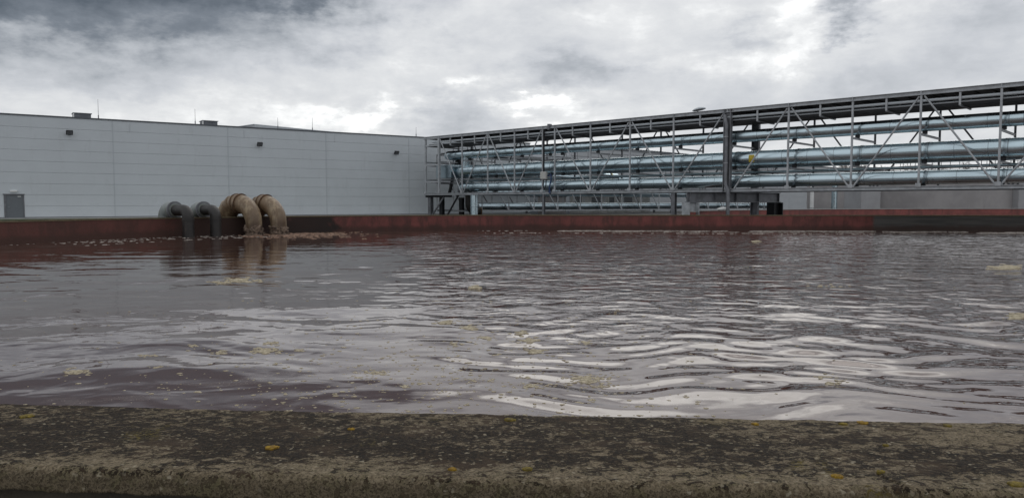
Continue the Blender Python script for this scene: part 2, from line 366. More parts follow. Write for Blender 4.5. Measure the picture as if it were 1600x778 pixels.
def coping_material():
    m = bpy.data.materials.new('mossy_coping_concrete'); m.use_nodes = True; m.node_tree.nodes.clear(); t = NT(m.node_tree)
    P = t.n('ShaderNodeNewGeometry').outputs['Position']; x, y, z = t.xyz(P)[0], t.xyz(P)[1], t.xyz(P)[2]
    # distance across the coping (0 outer edge .. .68 inner edge) on the straight near side
    b_ = t.m('ADD', t.m('MULTIPLY', t.m('SUBTRACT', x, float(CC[0])), float(E2[0])), t.m('MULTIPLY', t.m('SUBTRACT', y, float(CC[1])), float(E2[1])))
    acr = t.m('ADD', b_, RAD + WT)
    big = t.noise(t.vm('MULTIPLY', P, (1, 2.2, 1)), 2.1, 6, .62, .3)
    med = t.noise(t.vm('MULTIPLY', P, (1, 1.5, 1)), 17, 7, .74, .7)
    fin = t.noise(P, 75, 5, .65); vf = t.noise(P, 240, 3, .6)
    sand = t.mix(t.ramp(fin, .35, .65), (.10, .076, .048), (.24, .195, .13))
    pits = t.noise(P, 130, 4, .7)
    sand = t.mix(t.m('MULTIPLY', t.ramp(pits, .50, .62), .75), sand, (.045, .036, .026))
    sand = t.mix(t.m('MULTIPLY', t.ramp(med, .45, .65), .35), sand, (.22, .20, .10))
    moss = t.mix(t.ramp(fin, .42, .66), (.008, .006, .004), (.046, .031, .018))
    moss = t.mix(t.m('MULTIPLY', t.ramp(t.noise(P, 4.5, 4, .6), .52, .66), .7), moss, (.055, .036, .022))
    # moss grows thickest mid-slab; thin by both edges
    prof = t.m('SUBTRACT', t.ramp(acr, .06, .20), t.m('MULTIPLY', t.ramp(acr, .44, .56), .38))
    sidebare = t.m('MULTIPLY', t.ramp(x, .35, 1.1), -.10)
    cov = t.m('ADD', t.m('ADD', t.m('MULTIPLY', t.m('SUBTRACT', big, .5), 1.0), t.m('MULTIPLY', t.m('SUBTRACT', med, .5), 2.9)),
              t.m('ADD', t.m('ADD', t.m('MULTIPLY', prof, .27), sidebare), t.m('MULTIPLY', t.m('SUBTRACT', fin, .5), 1.5)))
    face = t.ramp(z, 1.150, 1.135)
    cov = t.mix(face, cov, t.m('ADD', t.m('MULTIPLY', t.m('SUBTRACT', fin, .5), 2.4), t.m('MULTIPLY', t.m('SUBTRACT', med, .5), 1.0)))
    cov = t.m('MULTIPLY', t.xyz(cov)[0], 1.)
    mk = t.m('MULTIPLY', t.ramp(cov, .06, .14), t.m('SUBTRACT', 1., t.m('MULTIPLY', face, .25)))
    c = t.mix(mk, sand, moss)
    # pale crustose lichen flecks
    vo = t.n('ShaderNodeTexVoronoi', {'Vector': t.vm('ADD', t.vm('MULTIPLY', P, (1, 1.3, 1)), t.vm('MULTIPLY', t.n('ShaderNodeTexNoise', {'Vector': P, 'Scale': 60}).outputs['Color'], (.03, .03, .03))), 'Scale': 38, 'Randomness': 1.})
    sel = t.xyz(vo.outputs['Color'])
    fl = t.m('MULTIPLY', t.ramp(vo.outputs['Distance'], .34, .18), t.m('GREATER_THAN', sel[0], .55))
    fl = t.m('MULTIPLY', fl, t.ramp(t.noise(P, 6, 3), .40, .52))
    c = t.mix(t.m('MULTIPLY', fl, .8), c, t.mix(sel[1], (.19, .155, .105), (.34, .30, .22)))
    # yellow green tint in places
    yg = t.m('MULTIPLY', t.ramp(t.noise(P, 3.3, 5, .6), .60, .72), t.ramp(fin, .45, .6))
    c = t.mix(t.m('MULTIPLY', yg, .5), c, (.19, .15, .03))
    hgt = t.m('ADD', t.m('ADD', t.m('MULTIPLY', med, .008), t.m('MULTIPLY', fin, .006)), t.m('ADD', t.m('MULTIPLY', vf, .0018), t.m('MULTIPLY', mk, .0012)))
    bp = t.n('ShaderNodeBump', {'Height': hgt, 'Strength': 1., 'Distance': 1.})
    b = t.n('ShaderNodeBsdfPrincipled', {'Base Color': c, 'Roughness': .93, 'Specular IOR Level': .25, 'Normal': bp.outputs[0]})
    t.L.new(b.outputs[0], t.n('ShaderNodeOutputMaterial').inputs[0]); return m
basin = empty('settling_basin', (float(CC[0]), float(CC[1]), 0), 'long concrete basin of brown water with red inner wall and mossy coping in front', 'basin')
us = path()
prof_in = [(RAD, 1.085), (RAD, .0), (RAD, -1.2)]
P = np.array([[[*p, z] for p in outline(r, us)] for r, z in prof_in]); grid_obj('inner_wall', P, wall_material(), basin, False, True)
prof_out = [(RAD + WT - .05, 1.085), (RAD + WT - .05, -1.2)]
P = np.array([[[*p, z] for p in outline(r, us)] for r, z in prof_out]); grid_obj('outer_wall', P, M['wallunder'], basin, False, True)
usd = path(.008)
pr = []
inn, out, top = RAD - .025, RAD + WT, 1.16
for z in np.linspace(1.083, top - .012, 5): pr.append((inn, z))
pr.append((inn + .005, top - .004))
for r_ in np.linspace(inn + .014, out - .03, 62): pr.append((r_, top))
for a in np.linspace(10, 80, 5): pr.append((out - .03 + .03 * math.sin(R(a)), top - .03 + .03 * math.cos(R(a))))
for z in np.linspace(top - .034, 1.083, 7): pr.append((out + .002, z))
pr.append((out - .06, 1.083))
P = np.array([[[*p, z] for p in outline(r, usd)] for r, z in pr])
for i in range(P.shape[0]):
    for j in range(P.shape[1]):
        x, y, z = P[i, j]
        if y < 4.2 and abs(x) < 5:
            n0 = noise.fractal(Vector((x * 7, y * 7, z * 7)), .8, 2.1, 5); n1_ = noise.fractal(Vector((x * 1.6, y * 1.6, 3)), 1, 2, 3); n2_ = noise.noise(Vector((x * 55, y * 55, z * 55)))
            k = .0035 * n0 + .0012 * n2_
            P[i, j, 2] += k + .003 * n1_
            if i < 5 or i > 68: P[i, j, 1] += .003 * n0 + .006 * n1_ + .002 * n2_
            # joint between two cast lengths
            g = math.exp(-((x - 1.155 - .012 * math.sin(y * 30)) / .006) ** 2)
            if i > 50: P[i, j, 2] -= .012 * g * (1 if i > 60 else (i - 50) / 10); P[i, j, 1] += .01 * g * (i > 66)
grid_obj('coping', P, coping_material(), basin, True, True)

# foam ---------------------------------------------------------------------
def foam_mat():
    m = mat('foam', (.36, .30, .19), .9, 0, .3, 24, var2=(.52, .46, .34), bump=.8, bscale=90); return m
M['foam'] = foam_mat()
M['foam_pale'] = mat('pale_foam', (.24, .20, .175), .9, 0, .25, 8, var2=(.44, .40, .36), bump=.8, bscale=30)
M['foam_red'] = mat('reddish_scum', (.10, .042, .025), .9, 0, .5, 3.5, var2=(.30, .19, .13), bump=.9, bscale=20)
def wz(x, y): return float(wave_height(np.array([x]), np.array([y]))[0])
def blobs(name, items, matl, label):
    """items: (x, y, radius, height)"""
    V = []; F = []; XY = np.array([(i[0], i[1]) for i in items]); Hh = wave_height(XY[:, 0], XY[:, 1])
    for (x, y, r, h), z0 in zip(items, Hh):
        n = 9; o = len(V); ph = random.random() * 6; sx = random.uniform(.8, 1.5)
        rr = [r * random.uniform(.65, 1.2) for _ in range(n)]
        for lv, (k, zk) in enumerate(((1., -.25), (.98, .35), (.68, .8))):
            for i in range(n):
                a = ph + 2 * math.pi * i / n
                V.append((x + math.cos(a) * rr[i] * k * sx, y + math.sin(a) * rr[i] * k, z0 + h * zk * random.uniform(.8, 1.2)))
        V.append((x, y, z0 + h * random.uniform(.85, 1.1)))
        for lv in range(2):
            for i in range(n): F.append((o + lv * n + i, o + lv * n + (i + 1) % n, o + (lv + 1) * n + (i + 1) % n, o + (lv + 1) * n + i))
        for i in range(n): F.append((o + 2 * n + i, o + 2 * n + (i + 1) % n, o + 3 * n))
    me = bpy.data.meshes.new(name); me.from_pydata(V, [], F); me.update(); me.shade_smooth(); me.materials.append(matl)
    o = bpy.data.objects.new(name, me); COL.objects.link(o); return tag(o, label, 'foam', kind='stuff')
def wpt(px, py):
    p = onplane(px, py, (0, 0, 0), (0, 0, 1)); return p.x, p.y
it = []
def cluster(px, py, wpx, hpx, n, r):
    x0, y0 = wpt(px, py); sc_ = y0 / 1155
    for _ in range(int(n * 1.6)):
        a = random.gauss(0, .42); b = random.gauss(0, .42)
        qx, qy = wpt(px + a * wpx, py + b * hpx)
        k = max(.25, 1 - .5 * math.hypot(a, b)) * random.uniform(.5, 1.2)
        it.append((qx, qy, r * k * 1.9, r * k * .42))
for c in [(915, 593, 44, 9, 60, .022), (830, 602, 34, 6, 26, .017), (940, 603, 40, 5, 18, .014), (820, 588, 16, 4, 8, .016), (765, 593, 9, 4, 6, .018), (835, 550, 20, 6, 18, .03), (828, 532, 26, 7, 20, .03),
          (815, 522, 18, 5, 14, .03), (735, 513, 18, 6, 18, .035), (693, 503, 20, 6, 14, .035), (712, 537, 16, 5, 10, .022), (757, 528, 18, 4, 12, .025), (916, 533, 12, 5, 12, .028),
          (413, 548, 32, 6, 34, .028), (345, 550, 22, 4, 12, .02), (430, 537, 26, 4, 12, .025), (467, 547, 10, 3, 5, .025), (120, 582, 28, 7, 22, .022), (230, 555, 22, 4, 9, .018), (245, 575, 16, 3, 8, .016), (300, 540, 10, 3, 6, .022),
          (590, 581, 26, 4, 16, .018), (632, 604, 10, 3, 7, .016), (570, 582, 22, 3, 9, .015), (560, 590, 30, 3, 8, .012), (375, 438, 40, 5, 40, .05), (345, 441, 22, 3, 12, .05), (1290, 588, 24, 7, 12, .018), (1305, 598, 22, 5, 10, .018),
          (735, 593, 22, 4, 7, .013), (690, 612, 16, 4, 6, .012), (655, 600, 14, 3, 6, .012), (1070, 620, 8, 3, 4, .016), (1000, 634, 8, 3, 4, .014), (925, 624, 14, 3, 5, .012), (225, 641, 6, 2, 3, .016), (330, 643, 5, 2, 3, .014), (450, 641, 9, 2, 4, .013), (280, 585, 6, 2, 3, .02), (308, 612, 6, 2, 3, .018),
          (744, 449, 9, 4, 9, .07), (1290, 446, 40, 4, 10, .03), (1590, 495, 22, 5, 24, .05), (1570, 418, 34, 5, 30, .08), (1180, 377, 8, 1.5, 6, .10)]:
    cluster(*c)
# loose single flecks, thickest in the middle of the foreground
for _ in range(1500):
    px = random.gauss(690, 230); py = min(648, max(470, random.gauss(575, 55)))
    if 0 < px < 1250:
        x, y = wpt(px, py); r = random.choice([.006, .008, .010, .013, .020]) * (1 + y * .03); it.append((x, y, r, r * .25))
for _ in range(160):
    px = random.uniform(0, 1600); py = random.uniform(400, 640); x, y = wpt(px, py); r = random.uniform(.004, .012) * (1 + y * .04); it.append((x, y, r, r * .4))
blobs('foam', it, M['foam'], 'scattered cream foam clumps and flecks floating on the brown water')
# foam line at the foot of the far wall
it = []
def wallline(u0, u1, off, n, r):
    for _ in range(n):
        u = random.uniform(u0, u1); o_ = off + random.gauss(0, .12) + .25 * math.sin(u * 1.3); p = CC + E1 * u + E2 * (RAD - max(o_, .06)); k = random.uniform(.3, 1.)
        it.append((p[0], p[1], r * k, r * k * .16))
for a in [(-5, -1, .8, 20, .12), (1, 7, 1.0, 130, .28), (5, 13, .75, 110, .22), (15, 23.5, .7, 160, .3), (24, 29.5, 1.4, 80, .22), (29.5, 37, 3.2, 160, .38), (36, 44, 4.2, 110, .36), (8, 22, 2.6, 60, .16), (13.5, 14.6, 5, 12, .16), (-4, 22, 5., 90, .12)]: wallline(*a)
for _ in range(150):
    a = random.gauss(R(150), R(9)); r_ = RAD - abs(random.gauss(.4, .5)) - .05; p = outline(r_, [('l', a)])[0]; k = random.uniform(.02, .07); it.append((p[0], p[1], k, k * .15))
for _ in range(110):
    a = random.uniform(R(138), R(168)); r_ = RAD - random.choice([1.6, 2.4, 4.2]) + random.gauss(0, .15); p = outline(r_, [('l', a)])[0]; k = random.uniform(.03, .11); it.append((p[0], p[1], k, k * .15))
blobs('foam', it, M['foam_pale'], 'grey white foam drifting along the foot of the far red wall')
it = []
for _ in range(700):
    px = random.gauss(455, 50); 
    if not 372 < px < 640: continue
    py = 365.2 + random.gauss(0, 3.0) - max(0, (px - 480)) * .008; x, y = wpt(px, max(py, 362)); 
    if math.hypot(x - CC[0], y - CC[1]) > RAD - .1: continue
    k = random.uniform(.04, .15); it.append((x, y, k * 1.2, k * random.uniform(.12, .35)))
blobs('scum', it, M['foam_red'], 'reddish brown scum churned up below the two big cream pipes')

# ground, pavement, lawn -----------------------------------------------------
far = []
ol = outline(RAD + WT - .06, us); cen = CC + E1 * LEN / 2
P = []
for k_, z in ((0, GZ), (3, GZ), (60, GZ), (600, GZ - .01), (6000, GZ - .02)):
    P.append([[*(p + (p - cen) / np.linalg.norm(p - cen) * k_), z] for p in ol])
tag(grid_obj('ground', np.array(P), M['asphalt'], None, False, True), 'dark asphalt yard round the basin', 'ground', kind='structure')
O1 = Vector((-44.8, 64.7, 0)); D1 = Vector((.8256, .5642, 0)); N1v = Vector((-.5642, .8256, 0)); UZ = Vector((0, 0, 1))
tag(MB().box(O1, D1, N1v, UZ, (-30, -1.8, GZ - .1), (56, -.05, GZ + .12)).build('pavement', M['paving'], bevel=.02), 'pale paved strip along the foot of the grey hall', 'pavement', kind='structure')
tag(MB().box(O1, D1, N1v, UZ, (-30, -4.6, GZ - .1), (48, -1.82, GZ + .05)).build('lawn', M['grass']), 'narrow grass strip before the grey hall', 'lawn', kind='structure')

# ------------------------------------------------------------------ grey hall on the left
ROOF = CAM_Z + 7.85
hall = empty('warehouse', O1 + UZ * GZ, 'long light grey panel-clad hall with flat roof, filling the left side behind the basin', 'warehouse')
joints = [-31.5, -21.4, -11.3, -1.2, 8.95, 19.3, 29.6, 39.6, 49.6, 57.1]
door_s0, door_s1 = .40, 1.78
mb = MB(); nrow = 9; z0 = GZ + .18; ph_ = (ROOF - .12 - z0) / nrow
for a, b in zip(joints[:-1], joints[1:]):
    for k in range(nrow):
        za, zb = z0 + k * ph_, z0 + (k + 1) * ph_
        segs = [(a + .05, b - .05)]
        if k < 2 and a < door_s0 < b: segs = [(a + .05, door_s0 - .06), (door_s1 + .06, b - .05)]
        elif k == 2 and a < door_s0 < b: pass
        for p_, q_ in segs: mb.box(O1, D1, N1v, UZ, (p_, -.06, za + .007), (q_, .02, zb - .007))
mb.build('wall_panels', M['panel'], hall, bevel=.006)
MB().box(O1, D1, N1v, UZ, (joints[0], 0.021, GZ - .1), (joints[-1], 30, ROOF - .25)).build('wall', M['joint'], hall)
for j in joints[1:-1]: MB().box(O1, D1, N1v, UZ, (j - .05, -.075, z0), (j + .05, 0, ROOF - .12)).build('joint_trim', M['trim'], hall)
mb = MB().box(O1, D1, N1v, UZ, (joints[0], -.12, ROOF - .12), (joints[-1], .25, ROOF)); mb.build('roof_flashing', M['flash'], hall)
MB().box(O1, D1, N1v, UZ, (joints[0], -.03, GZ - .1), (joints[-1], .02, z0 - .01)).build('plinth', M['flash'], hall)
dr = MB().box(O1, D1, N1v, UZ, (door_s0 + .09, -.035, GZ + .12), (door_s1 - .02, .015, GZ + 2.15)).build('door', M['door'], hall)
fr = MB(); fr.box(O1, D1, N1v, UZ, (door_s0 - .05, -.09, GZ + .1), (door_s0 + .085, .01, GZ + 2.15)); fr.box(O1, D1, N1v, UZ, (door_s1 - .015, -.09, GZ + .1), (door_s1 + .05, .01, GZ + 2.15)); fr.box(O1, D1, N1v, UZ, (door_s0 - .12, -.10, GZ + 2.155), (door_s1 + .1, .01, GZ + 2.24))
fr.build('frame', M['steel_dark'], dr)
MB().box(O1, D1, N1v, UZ, (door_s1 - .42, -.10, GZ + 1.98), (door_s1 - .18, -.04, GZ + 2.04)).build('closer', M['white'], dr)
hb = MB().tube([O1 + D1 * (door_s0 + .22) + N1v * -.04 + UZ * (GZ + 1.1), O1 + D1 * (door_s0 + .22) + N1v * -.10 + UZ * (GZ + 1.1), O1 + D1 * (door_s0 + .36) + N1v * -.10 + UZ * (GZ + 1.1)], .012, 8).build('handle', M['steel'], dr)
MB().box(O1, D1, N1v, UZ, (door_s0 + .42, -.20, GZ + 2.40), (door_s0 + .95, -.062, GZ + 2.56)).build('door_lamp', M['white'], hall, bevel=.02)
for j in (10.4, 20.9, 30.6): MB().beam(O1 + D1 * j + N1v * -.075 + UZ * (ROOF - 1.15), O1 + D1 * j + N1v * -.075 + UZ * (ROOF - .3), .05, .03).build('cable_conduit', M['joint'], hall)
def hall_s(px, py):
    p = onplane(px, py, O1, N1v); return (p - O1).dot(D1), p.z
lamp0 = None
for i, (px, py, lb) in enumerate([(108, 209, 'black floodlight on the grey wall above the door, nearest the left edge'), (404, 227, 'black floodlight on the grey wall above the cream pipes'), (617, 240, 'small black floodlight on the grey wall beside the pipe bridge')]):
    s_, z_ = hall_s(px, py)
    L = O1 + D1 * s_ + N1v * -.06 + UZ * z_
    if i == 0:
        e = empty('floodlight', L, lb, 'floodlight', 'floodlights on the grey hall'); lamp0 = e
        MB().box(L, D1, N1v, UZ, (-.10, -.03, -.12), (.10, .0, .10)).build('wall_plate', M['black'], e)
        a = MB().beam(L + UZ * .0, L - N1v * .30 + UZ * .03, .05, .05).build('arm', M['black'], e)
        fwd = (-N1v * math.cos(R(38)) - UZ * math.sin(R(38))); up_ = (-N1v * math.sin(R(38)) * -1 + UZ * math.cos(R(38)))
        up_ = D1.cross(fwd); c0 = L - N1v * .42 + UZ * .06
        if up_.z < 0: up_ = -up_
        MB().box(c0, D1, fwd, up_, (-.27, -.09, -.21), (.27, .09, .21)).build('housing', M['black'], e, bevel=.02)
        MB().box(c0, D1, fwd, up_, (-.23, .091, -.17), (.23, .097, .17)).build('lens', M['steel_dark'], e)
    else:
        e = lamp0.copy(); COL.objects.link(e); e.location = L; e['label'] = lb
        for ch in lamp0.children:
            c = ch.copy(); COL.objects.link(c); c.parent = e
# rooftop vents and lightning rods
v0 = None
for px, lb in ((128, 'dark louvred roof vent near the left end of the grey hall'), (326, 'dark louvred roof vent above the dark elbow pipes')):
    dd = onplane(px, 190, O1 + N1v * 3.5, N1v); L = Vector((dd.x, dd.y, ROOF - .25))
    if v0 is None:
        v0 = empty('roof_vent', L, lb, 'roof vent', 'vents on the roof of the grey hall')
        ax = D1; ay = N1v
        MB().box(L, ax, ay, UZ, (-.72, -.7, 0), (.72, .7, .88)).build('casing', M['flash'], v0)
        m_ = MB()
        for k in range(7): m_.box(L, ax, ay, UZ, (-.66, -.73, .12 + k * .1), (.66, -.7, .16 + k * .1)); m_.box(L, ax, ay, UZ, (-.75, -.66, .12 + k * .1), (-.72, .66, .16 + k * .1))
        m_.build('louvres', M['steel_dark'], v0)
        m_ = MB(); m_.box(L, ax, ay, UZ, (-.76, -.76, 0), (-.68, -.68, .9)); m_.build('corner_post', M['white'], v0)
        MB().box(L, ax, ay, UZ, (-.8, -.8, .9), (.8, .8, .96)).build('lid', M['steel_dark'], v0)
    else:
        e = v0.copy(); COL.objects.link(e); e.location = L; e['label'] = lb
        for ch in v0.children: c = ch.copy(); COL.objects.link(c); c.parent = e
for px, hh, lb in ((154, 1.9, 'thin lightning rod beside the left roof vent'), (305, 1.6, 'thin lightning rod left of the second roof vent'), (434, 1.3, 'short thin lightning rod on the hall roof before the raised roof block'), (488, 1.5, 'thin lightning rod at the tail of the raised roof block'), (650, 1.2, 'thin lightning rod on the hall roof near the pipe bridge')):
    dd = onplane(px, 190, O1 + N1v * 1.0, N1v); L = Vector((dd.x, dd.y, ROOF - .3))
    e = empty('lightning_rod', L, lb, 'lightning rod', 'lightning rods on the hall roof')
    MB().tube([L, L + UZ * .7], .05, 8).build('base', M['steel_dark'], e); MB().tube([L + UZ * .7, L + UZ * (hh + .3)], [.024, .012], 6).build('rod', M['steel_dark'], e)

def prism(pts, za, zb):
    n = len(pts); m = MB(); m.add([(p[0], p[1], za) for p in pts] + [(p[0], p[1], zb) for p in pts], [tuple(range(n)), tuple(range(n, 2 * n))] + [(i, (i + 1) % n, n + (i + 1) % n, n + i) for i in range(n)]); return m
b3 = empty('building', (-38, 110, GZ), 'pale grey higher block whose roof peeps over the grey hall', 'building')
pts3 = [(-38, 110), (-24, 129), (-31, 134), (-43.5, 115)]
prism(pts3, GZ, CAM_Z + 11.6).build('wall', M['panel_far'], b3)
def inset(pts, k):
    c = sum((Vector(p) for p in pts), Vector((0, 0))) / len(pts); return [c + (Vector(p) - c) * k for p in pts]
prism(inset([Vector(p) for p in pts3], 1.01), CAM_Z + 11.601, CAM_Z + 11.68).build('roof_flashing', M['joint'], b3)

# ------------------------------------------------------------------ far right-hand buildings
def wall_building(name, A, B, depth, h, label, matl, bays=6, rows=4, roofmat='flash', noff=0):
    A = Vector((*A, 0)); B = Vector((*B, 0)); dx = (B - A).normalized(); L = (B - A).length; nn = Vector((-dx.y, dx.x, 0))
    e = empty(name, A + UZ * GZ, label, 'building')
    MB().box(A, dx, nn, UZ, (0, .03, GZ - .1), (L, depth, h)).build('wall', M['joint'], e)
    m = MB()
    for i in range(bays):
        for k in range(rows):
            m.box(A, dx, nn, UZ, (L * i / bays + .03, -.03, GZ + (h - GZ) * k / rows + .02), (L * (i + 1) / bays - .03, .02, GZ + (h - GZ) * (k + 1) / rows - .02))
    m.build('wall_panels', M[matl], e)
    MB().box(A, dx, nn, UZ, (-.1, -.12, h), (L + .1, depth + .1, h + .22)).build('roof_flashing', M[roofmat], e)
    return e, A, dx, nn, L
e2, A2, dx2, nn2, L2 = wall_building('building', (9.0, 113), (88, 191), 30, CAM_Z + 8.6, 'far grey panelled building seen through the pipe bridge, roof falling to the right', 'panel_far', 12, 7)
for k in range(46):
    m = MB(); p = A2 + dx2 * (14 + k * .8) + nn2 * .6 + UZ * (CAM_Z + 8.82); m.box(p, dx2, nn2, UZ, (-.16, -.16, 0), (.16, .16, .28)); m.build('roof_block', M['flash'], e2)
# small light on tripod / mast on that roof
e3, A3, dx3, nn3, L3 = wall_building('container_office', (8.0, 102.5), (21.2, 114), 5, CAM_Z + 1.45, 'low white site office with dark windows under the pipe bridge', 'offwhite', 9, 1)
m = MB()
for i, (a, b) in enumerate(((.8, 2.4), (4.2, 6.3), (8.0, 9.3), (11.0, 13.4))):
    w_ = MB().box(A3, dx3, nn3, UZ, (a, -.07, GZ + 1.3), (b, -.031, GZ + 2.4)).build('window', M['white'], e3)
    MB().box(A3, dx3, nn3, UZ, (a + .06, -.08, GZ + 1.36), (b - .06, -.071, GZ + 2.34)).build('pane', M['tint'], w_)
e4, A4, dx4, nn4, L4 = wall_building('shed', (3.4, 97.6), (7.4, 101.6), 4, CAM_Z + .9, 'low grey-brown shed between the pipe bridge and the white site office', 'concrete', 3, 1)

# concrete tanks at right
def cyl(c, r, za, zb, n=72):
    m = MB(); m.tube([(c[0], c[1], za), (c[0], c[1], zb)], r, n); return m
tc_ = at(1484, 300, 109); TZ = CAM_Z + 4.35
tk = empty('concrete_tank', (tc_.x, tc_.y, GZ), 'large round grey concrete tank below the right end of the pipe bridge', 'tank')
cyl(tc_, 11.0, GZ - .1, TZ).build('wall', M['concrete'], tk, True); 
cyl(tc_, 11.15, TZ, TZ + .2).build('rim', M['concrete_b'], tk, True)
ra = MB()
angs = np.linspace(R(200), R(340), 26)
prevp = None
for a in angs:
    p = Vector((tc_.x + 10.9 * math.cos(a), tc_.y + 10.9 * math.sin(a), TZ + .2)); ra.tube([p, p + UZ * 1.15], .045, 6)
    if prevp:
        for h_ in (.6, 1.13): ra.tube([prevp + UZ * h_, p + UZ * h_], .035, 6)
    prevp = p
ra.build('railing', M['steel_dark'], tk)
pa, pb = at(1346, 300, 96), at(1376, 300, 96)
q = empty('stair_tower', (pa.x, pa.y, GZ), 'narrow pale concrete tower left of the large round tank', 'tower')
MB().box((pa.x, pa.y, 0), (1, 0, 0), (0, 1, 0), UZ, (0, 0, GZ - .1), (pb.x - pa.x, 5, TZ - .1)).build('wall', M['concrete_b'], q); MB().box((pa.x, pa.y, 0), (1, 0, 0), (0, 1, 0), UZ, (-.08, -.08, TZ - .1), (pb.x - pa.x + .08, 5.08, TZ + .05)).build('coping', M['concrete_b'], q)
pa, pb = at(1592, 300, 97), at(1640, 300, 97)
q = empty('stair_tower', (pa.x, pa.y, GZ), 'pale concrete tower at the right edge, right of the large round tank', 'tower')
MB().box((pa.x, pa.y, 0), (1, 0, 0), (0, 1, 0), UZ, (0, 0, GZ - .1), (pb.x - pa.x, 5, TZ - .1)).build('wall', M['concrete_b'], q); MB().box((pa.x, pa.y, 0), (1, 0, 0), (0, 1, 0), UZ, (-.08, -.08, TZ - .1), (pb.x - pa.x + .08, 5.08, TZ + .05)).build('coping', M['concrete_b'], q)
t2 = at(1312, 300, 112)
q = empty('concrete_tank', (t2.x, t2.y, GZ), 'smaller round grey concrete tank behind the silver standpipe', 'tank')
cyl((t2.x, t2.y), 4.6, GZ - .1, TZ - .2).build('wall', M['concrete'], q, True); cyl((t2.x, t2.y), 4.72, TZ - .2, TZ).build('rim', M['concrete_b'], q, True)
for px, rr, mt, lb, zt in ((1304, .36, 'clad', 'silver standpipe in front of the smaller round tank', TZ - .3), (1269, .24, 'white', 'slim white standpipe at the end of the rear pipe bridge', TZ - .4)):
    p = at(px, 300, 98); q = empty('standpipe', (p.x, p.y, GZ), lb, 'pipe')
    MB().tube([(p.x, p.y, GZ - .1), (p.x, p.y, zt)], rr, 24).build('pipe', M[mt], q, True)
    MB().tube([(p.x, p.y, GZ + .8), (p.x, p.y, GZ + .86)], rr + .03, 24).build('band', M['band'], q, True); MB().tube([(p.x, p.y, GZ - .1), (p.x, p.y, GZ + .15)], rr + .2, 24).build('base', M['concrete'], q, True)

# second basin behind ours
def catmull(pts, n):
    out_ = []; pts = [Vector(p) for p in pts]; pp = [pts[0] * 2 - pts[1]] + pts + [pts[-1] * 2 - pts[-2]]
    for i in range(1, len(pp) - 2):
        for k in range(n):
            u = k / n; a, b, c, d_ = pp[i - 1], pp[i], pp[i + 1], pp[i + 2]
            out_.append(.5 * ((2 * b) + (c - a) * u + (2 * a - 5 * b + 4 * c - d_) * u * u + (3 * b - a - 3 * c + d_) * u ** 3))
    return out_ + [pts[-1]]
# rim surveyed from the photograph: height 1.4 m
cv = catmull([(14.2, 57.2), (15.6, 62.5), (20, 69), (26, 75), (35, 82), (50, 88), (70, 90), (95, 88)], 10)
q = empty('second_basin', (35, 82, GZ), 'far curved dull red basin wall with pale rim, behind the near basin at right', 'basin')
def sweep(cv, off0, off1, za, zb):
    m = MB(); ns = []
    for i in range(len(cv)):
        dd = (cv[min(i + 1, len(cv) - 1)] - cv[max(i - 1, 0)]).normalized(); ns.append(Vector((-dd.y, dd.x)))
    vs_ = []
    for c_, n_ in zip(cv, ns):
        a = c_ + n_ * off0; b = c_ + n_ * off1; vs_ += [(a.x, a.y, za), (b.x, b.y, za), (b.x, b.y, zb), (a.x, a.y, zb)]
    fs = []
    for i in range(len(cv) - 1):
        for k in range(4): fs.append((i * 4 + k, i * 4 + (k + 1) % 4, (i + 1) * 4 + (k + 1) % 4, (i + 1) * 4 + k))
    fs += [(0, 1, 2, 3), tuple(len(vs_) - 4 + k for k in (3, 2, 1, 0))]
    return m.add(vs_, fs)
M['red2'] = mat('dull_red_paint', (.235, .075, .066), .8, 0, .25, .8, dirt=((.09, .05, .045), 2, .52, .5))
sweep(cv, 0, .5, GZ - .1, CAM_Z - .665).build('wall', M['red2'], q, True)
sweep(cv, -.06, .56, CAM_Z - .664, CAM_Z - .60).build('coping', M['paving'], q)

# ------------------------------------------------------------------ rear pipe bridge (runs away to the right)
Q0 = Vector((-6.6, 83.6, 0)); DQ = Vector((.756, .655, 0)).normalized(); NQ = Vector((-DQ.y, DQ.x, 0))
rb = empty('pipe_bridge', Q0 + UZ * GZ, 'rear lower steel pipe bridge with slanted braces, running away to the right', 'pipe bridge')
LQ = 70.; B0, B1z, T0 = CAM_Z - .85, CAM_Z + 2.3, CAM_Z + 5.6
for wv in (0, 3.2):
    for z_ in (B0, B1z, T0): MB().beam(Q0 + NQ * wv + UZ * z_, Q0 + NQ * wv + DQ * LQ + UZ * z_, .14, .16, kind='i').build('chord', M['steel'], rb)
ns = 17
for i in range(ns + 1):
    s_ = i * LQ / ns
    mat_ = M['steel']
    MB().beam(Q0 + DQ * s_ + UZ * B0, Q0 + DQ * s_ + UZ * T0, .12, .12).build('post', mat_, rb)
    MB().beam(Q0 + NQ * 3.2 + DQ * s_ + UZ * B0, Q0 + NQ * 3.2 + DQ * s_ + UZ * T0, .12, .12).build('post', mat_, rb)
    if i: 
        MB().beam(Q0 + DQ * (s_ - 2.4) + UZ * B1z, Q0 + DQ * s_ + UZ * B0, .09, .09).build('brace', mat_, rb)
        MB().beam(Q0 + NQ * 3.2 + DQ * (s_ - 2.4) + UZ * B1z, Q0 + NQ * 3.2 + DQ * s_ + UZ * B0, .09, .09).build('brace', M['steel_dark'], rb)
for i in range(ns + 1):
    s_ = i * LQ / ns
    for z_ in (B0 + .1, B1z, T0 - .1): MB().beam(Q0 + DQ * s_ + UZ * z_, Q0 + DQ * s_ + NQ * 3.2 + UZ * z_, .1, .12).build('cross_beam', M['steel_dark'], rb)
MB().box(Q0, DQ, NQ, UZ, (0, .3, T0 + .09), (LQ, 2.9, T0 + .15)).build('walkway', M['black'], rb)
m = MB()
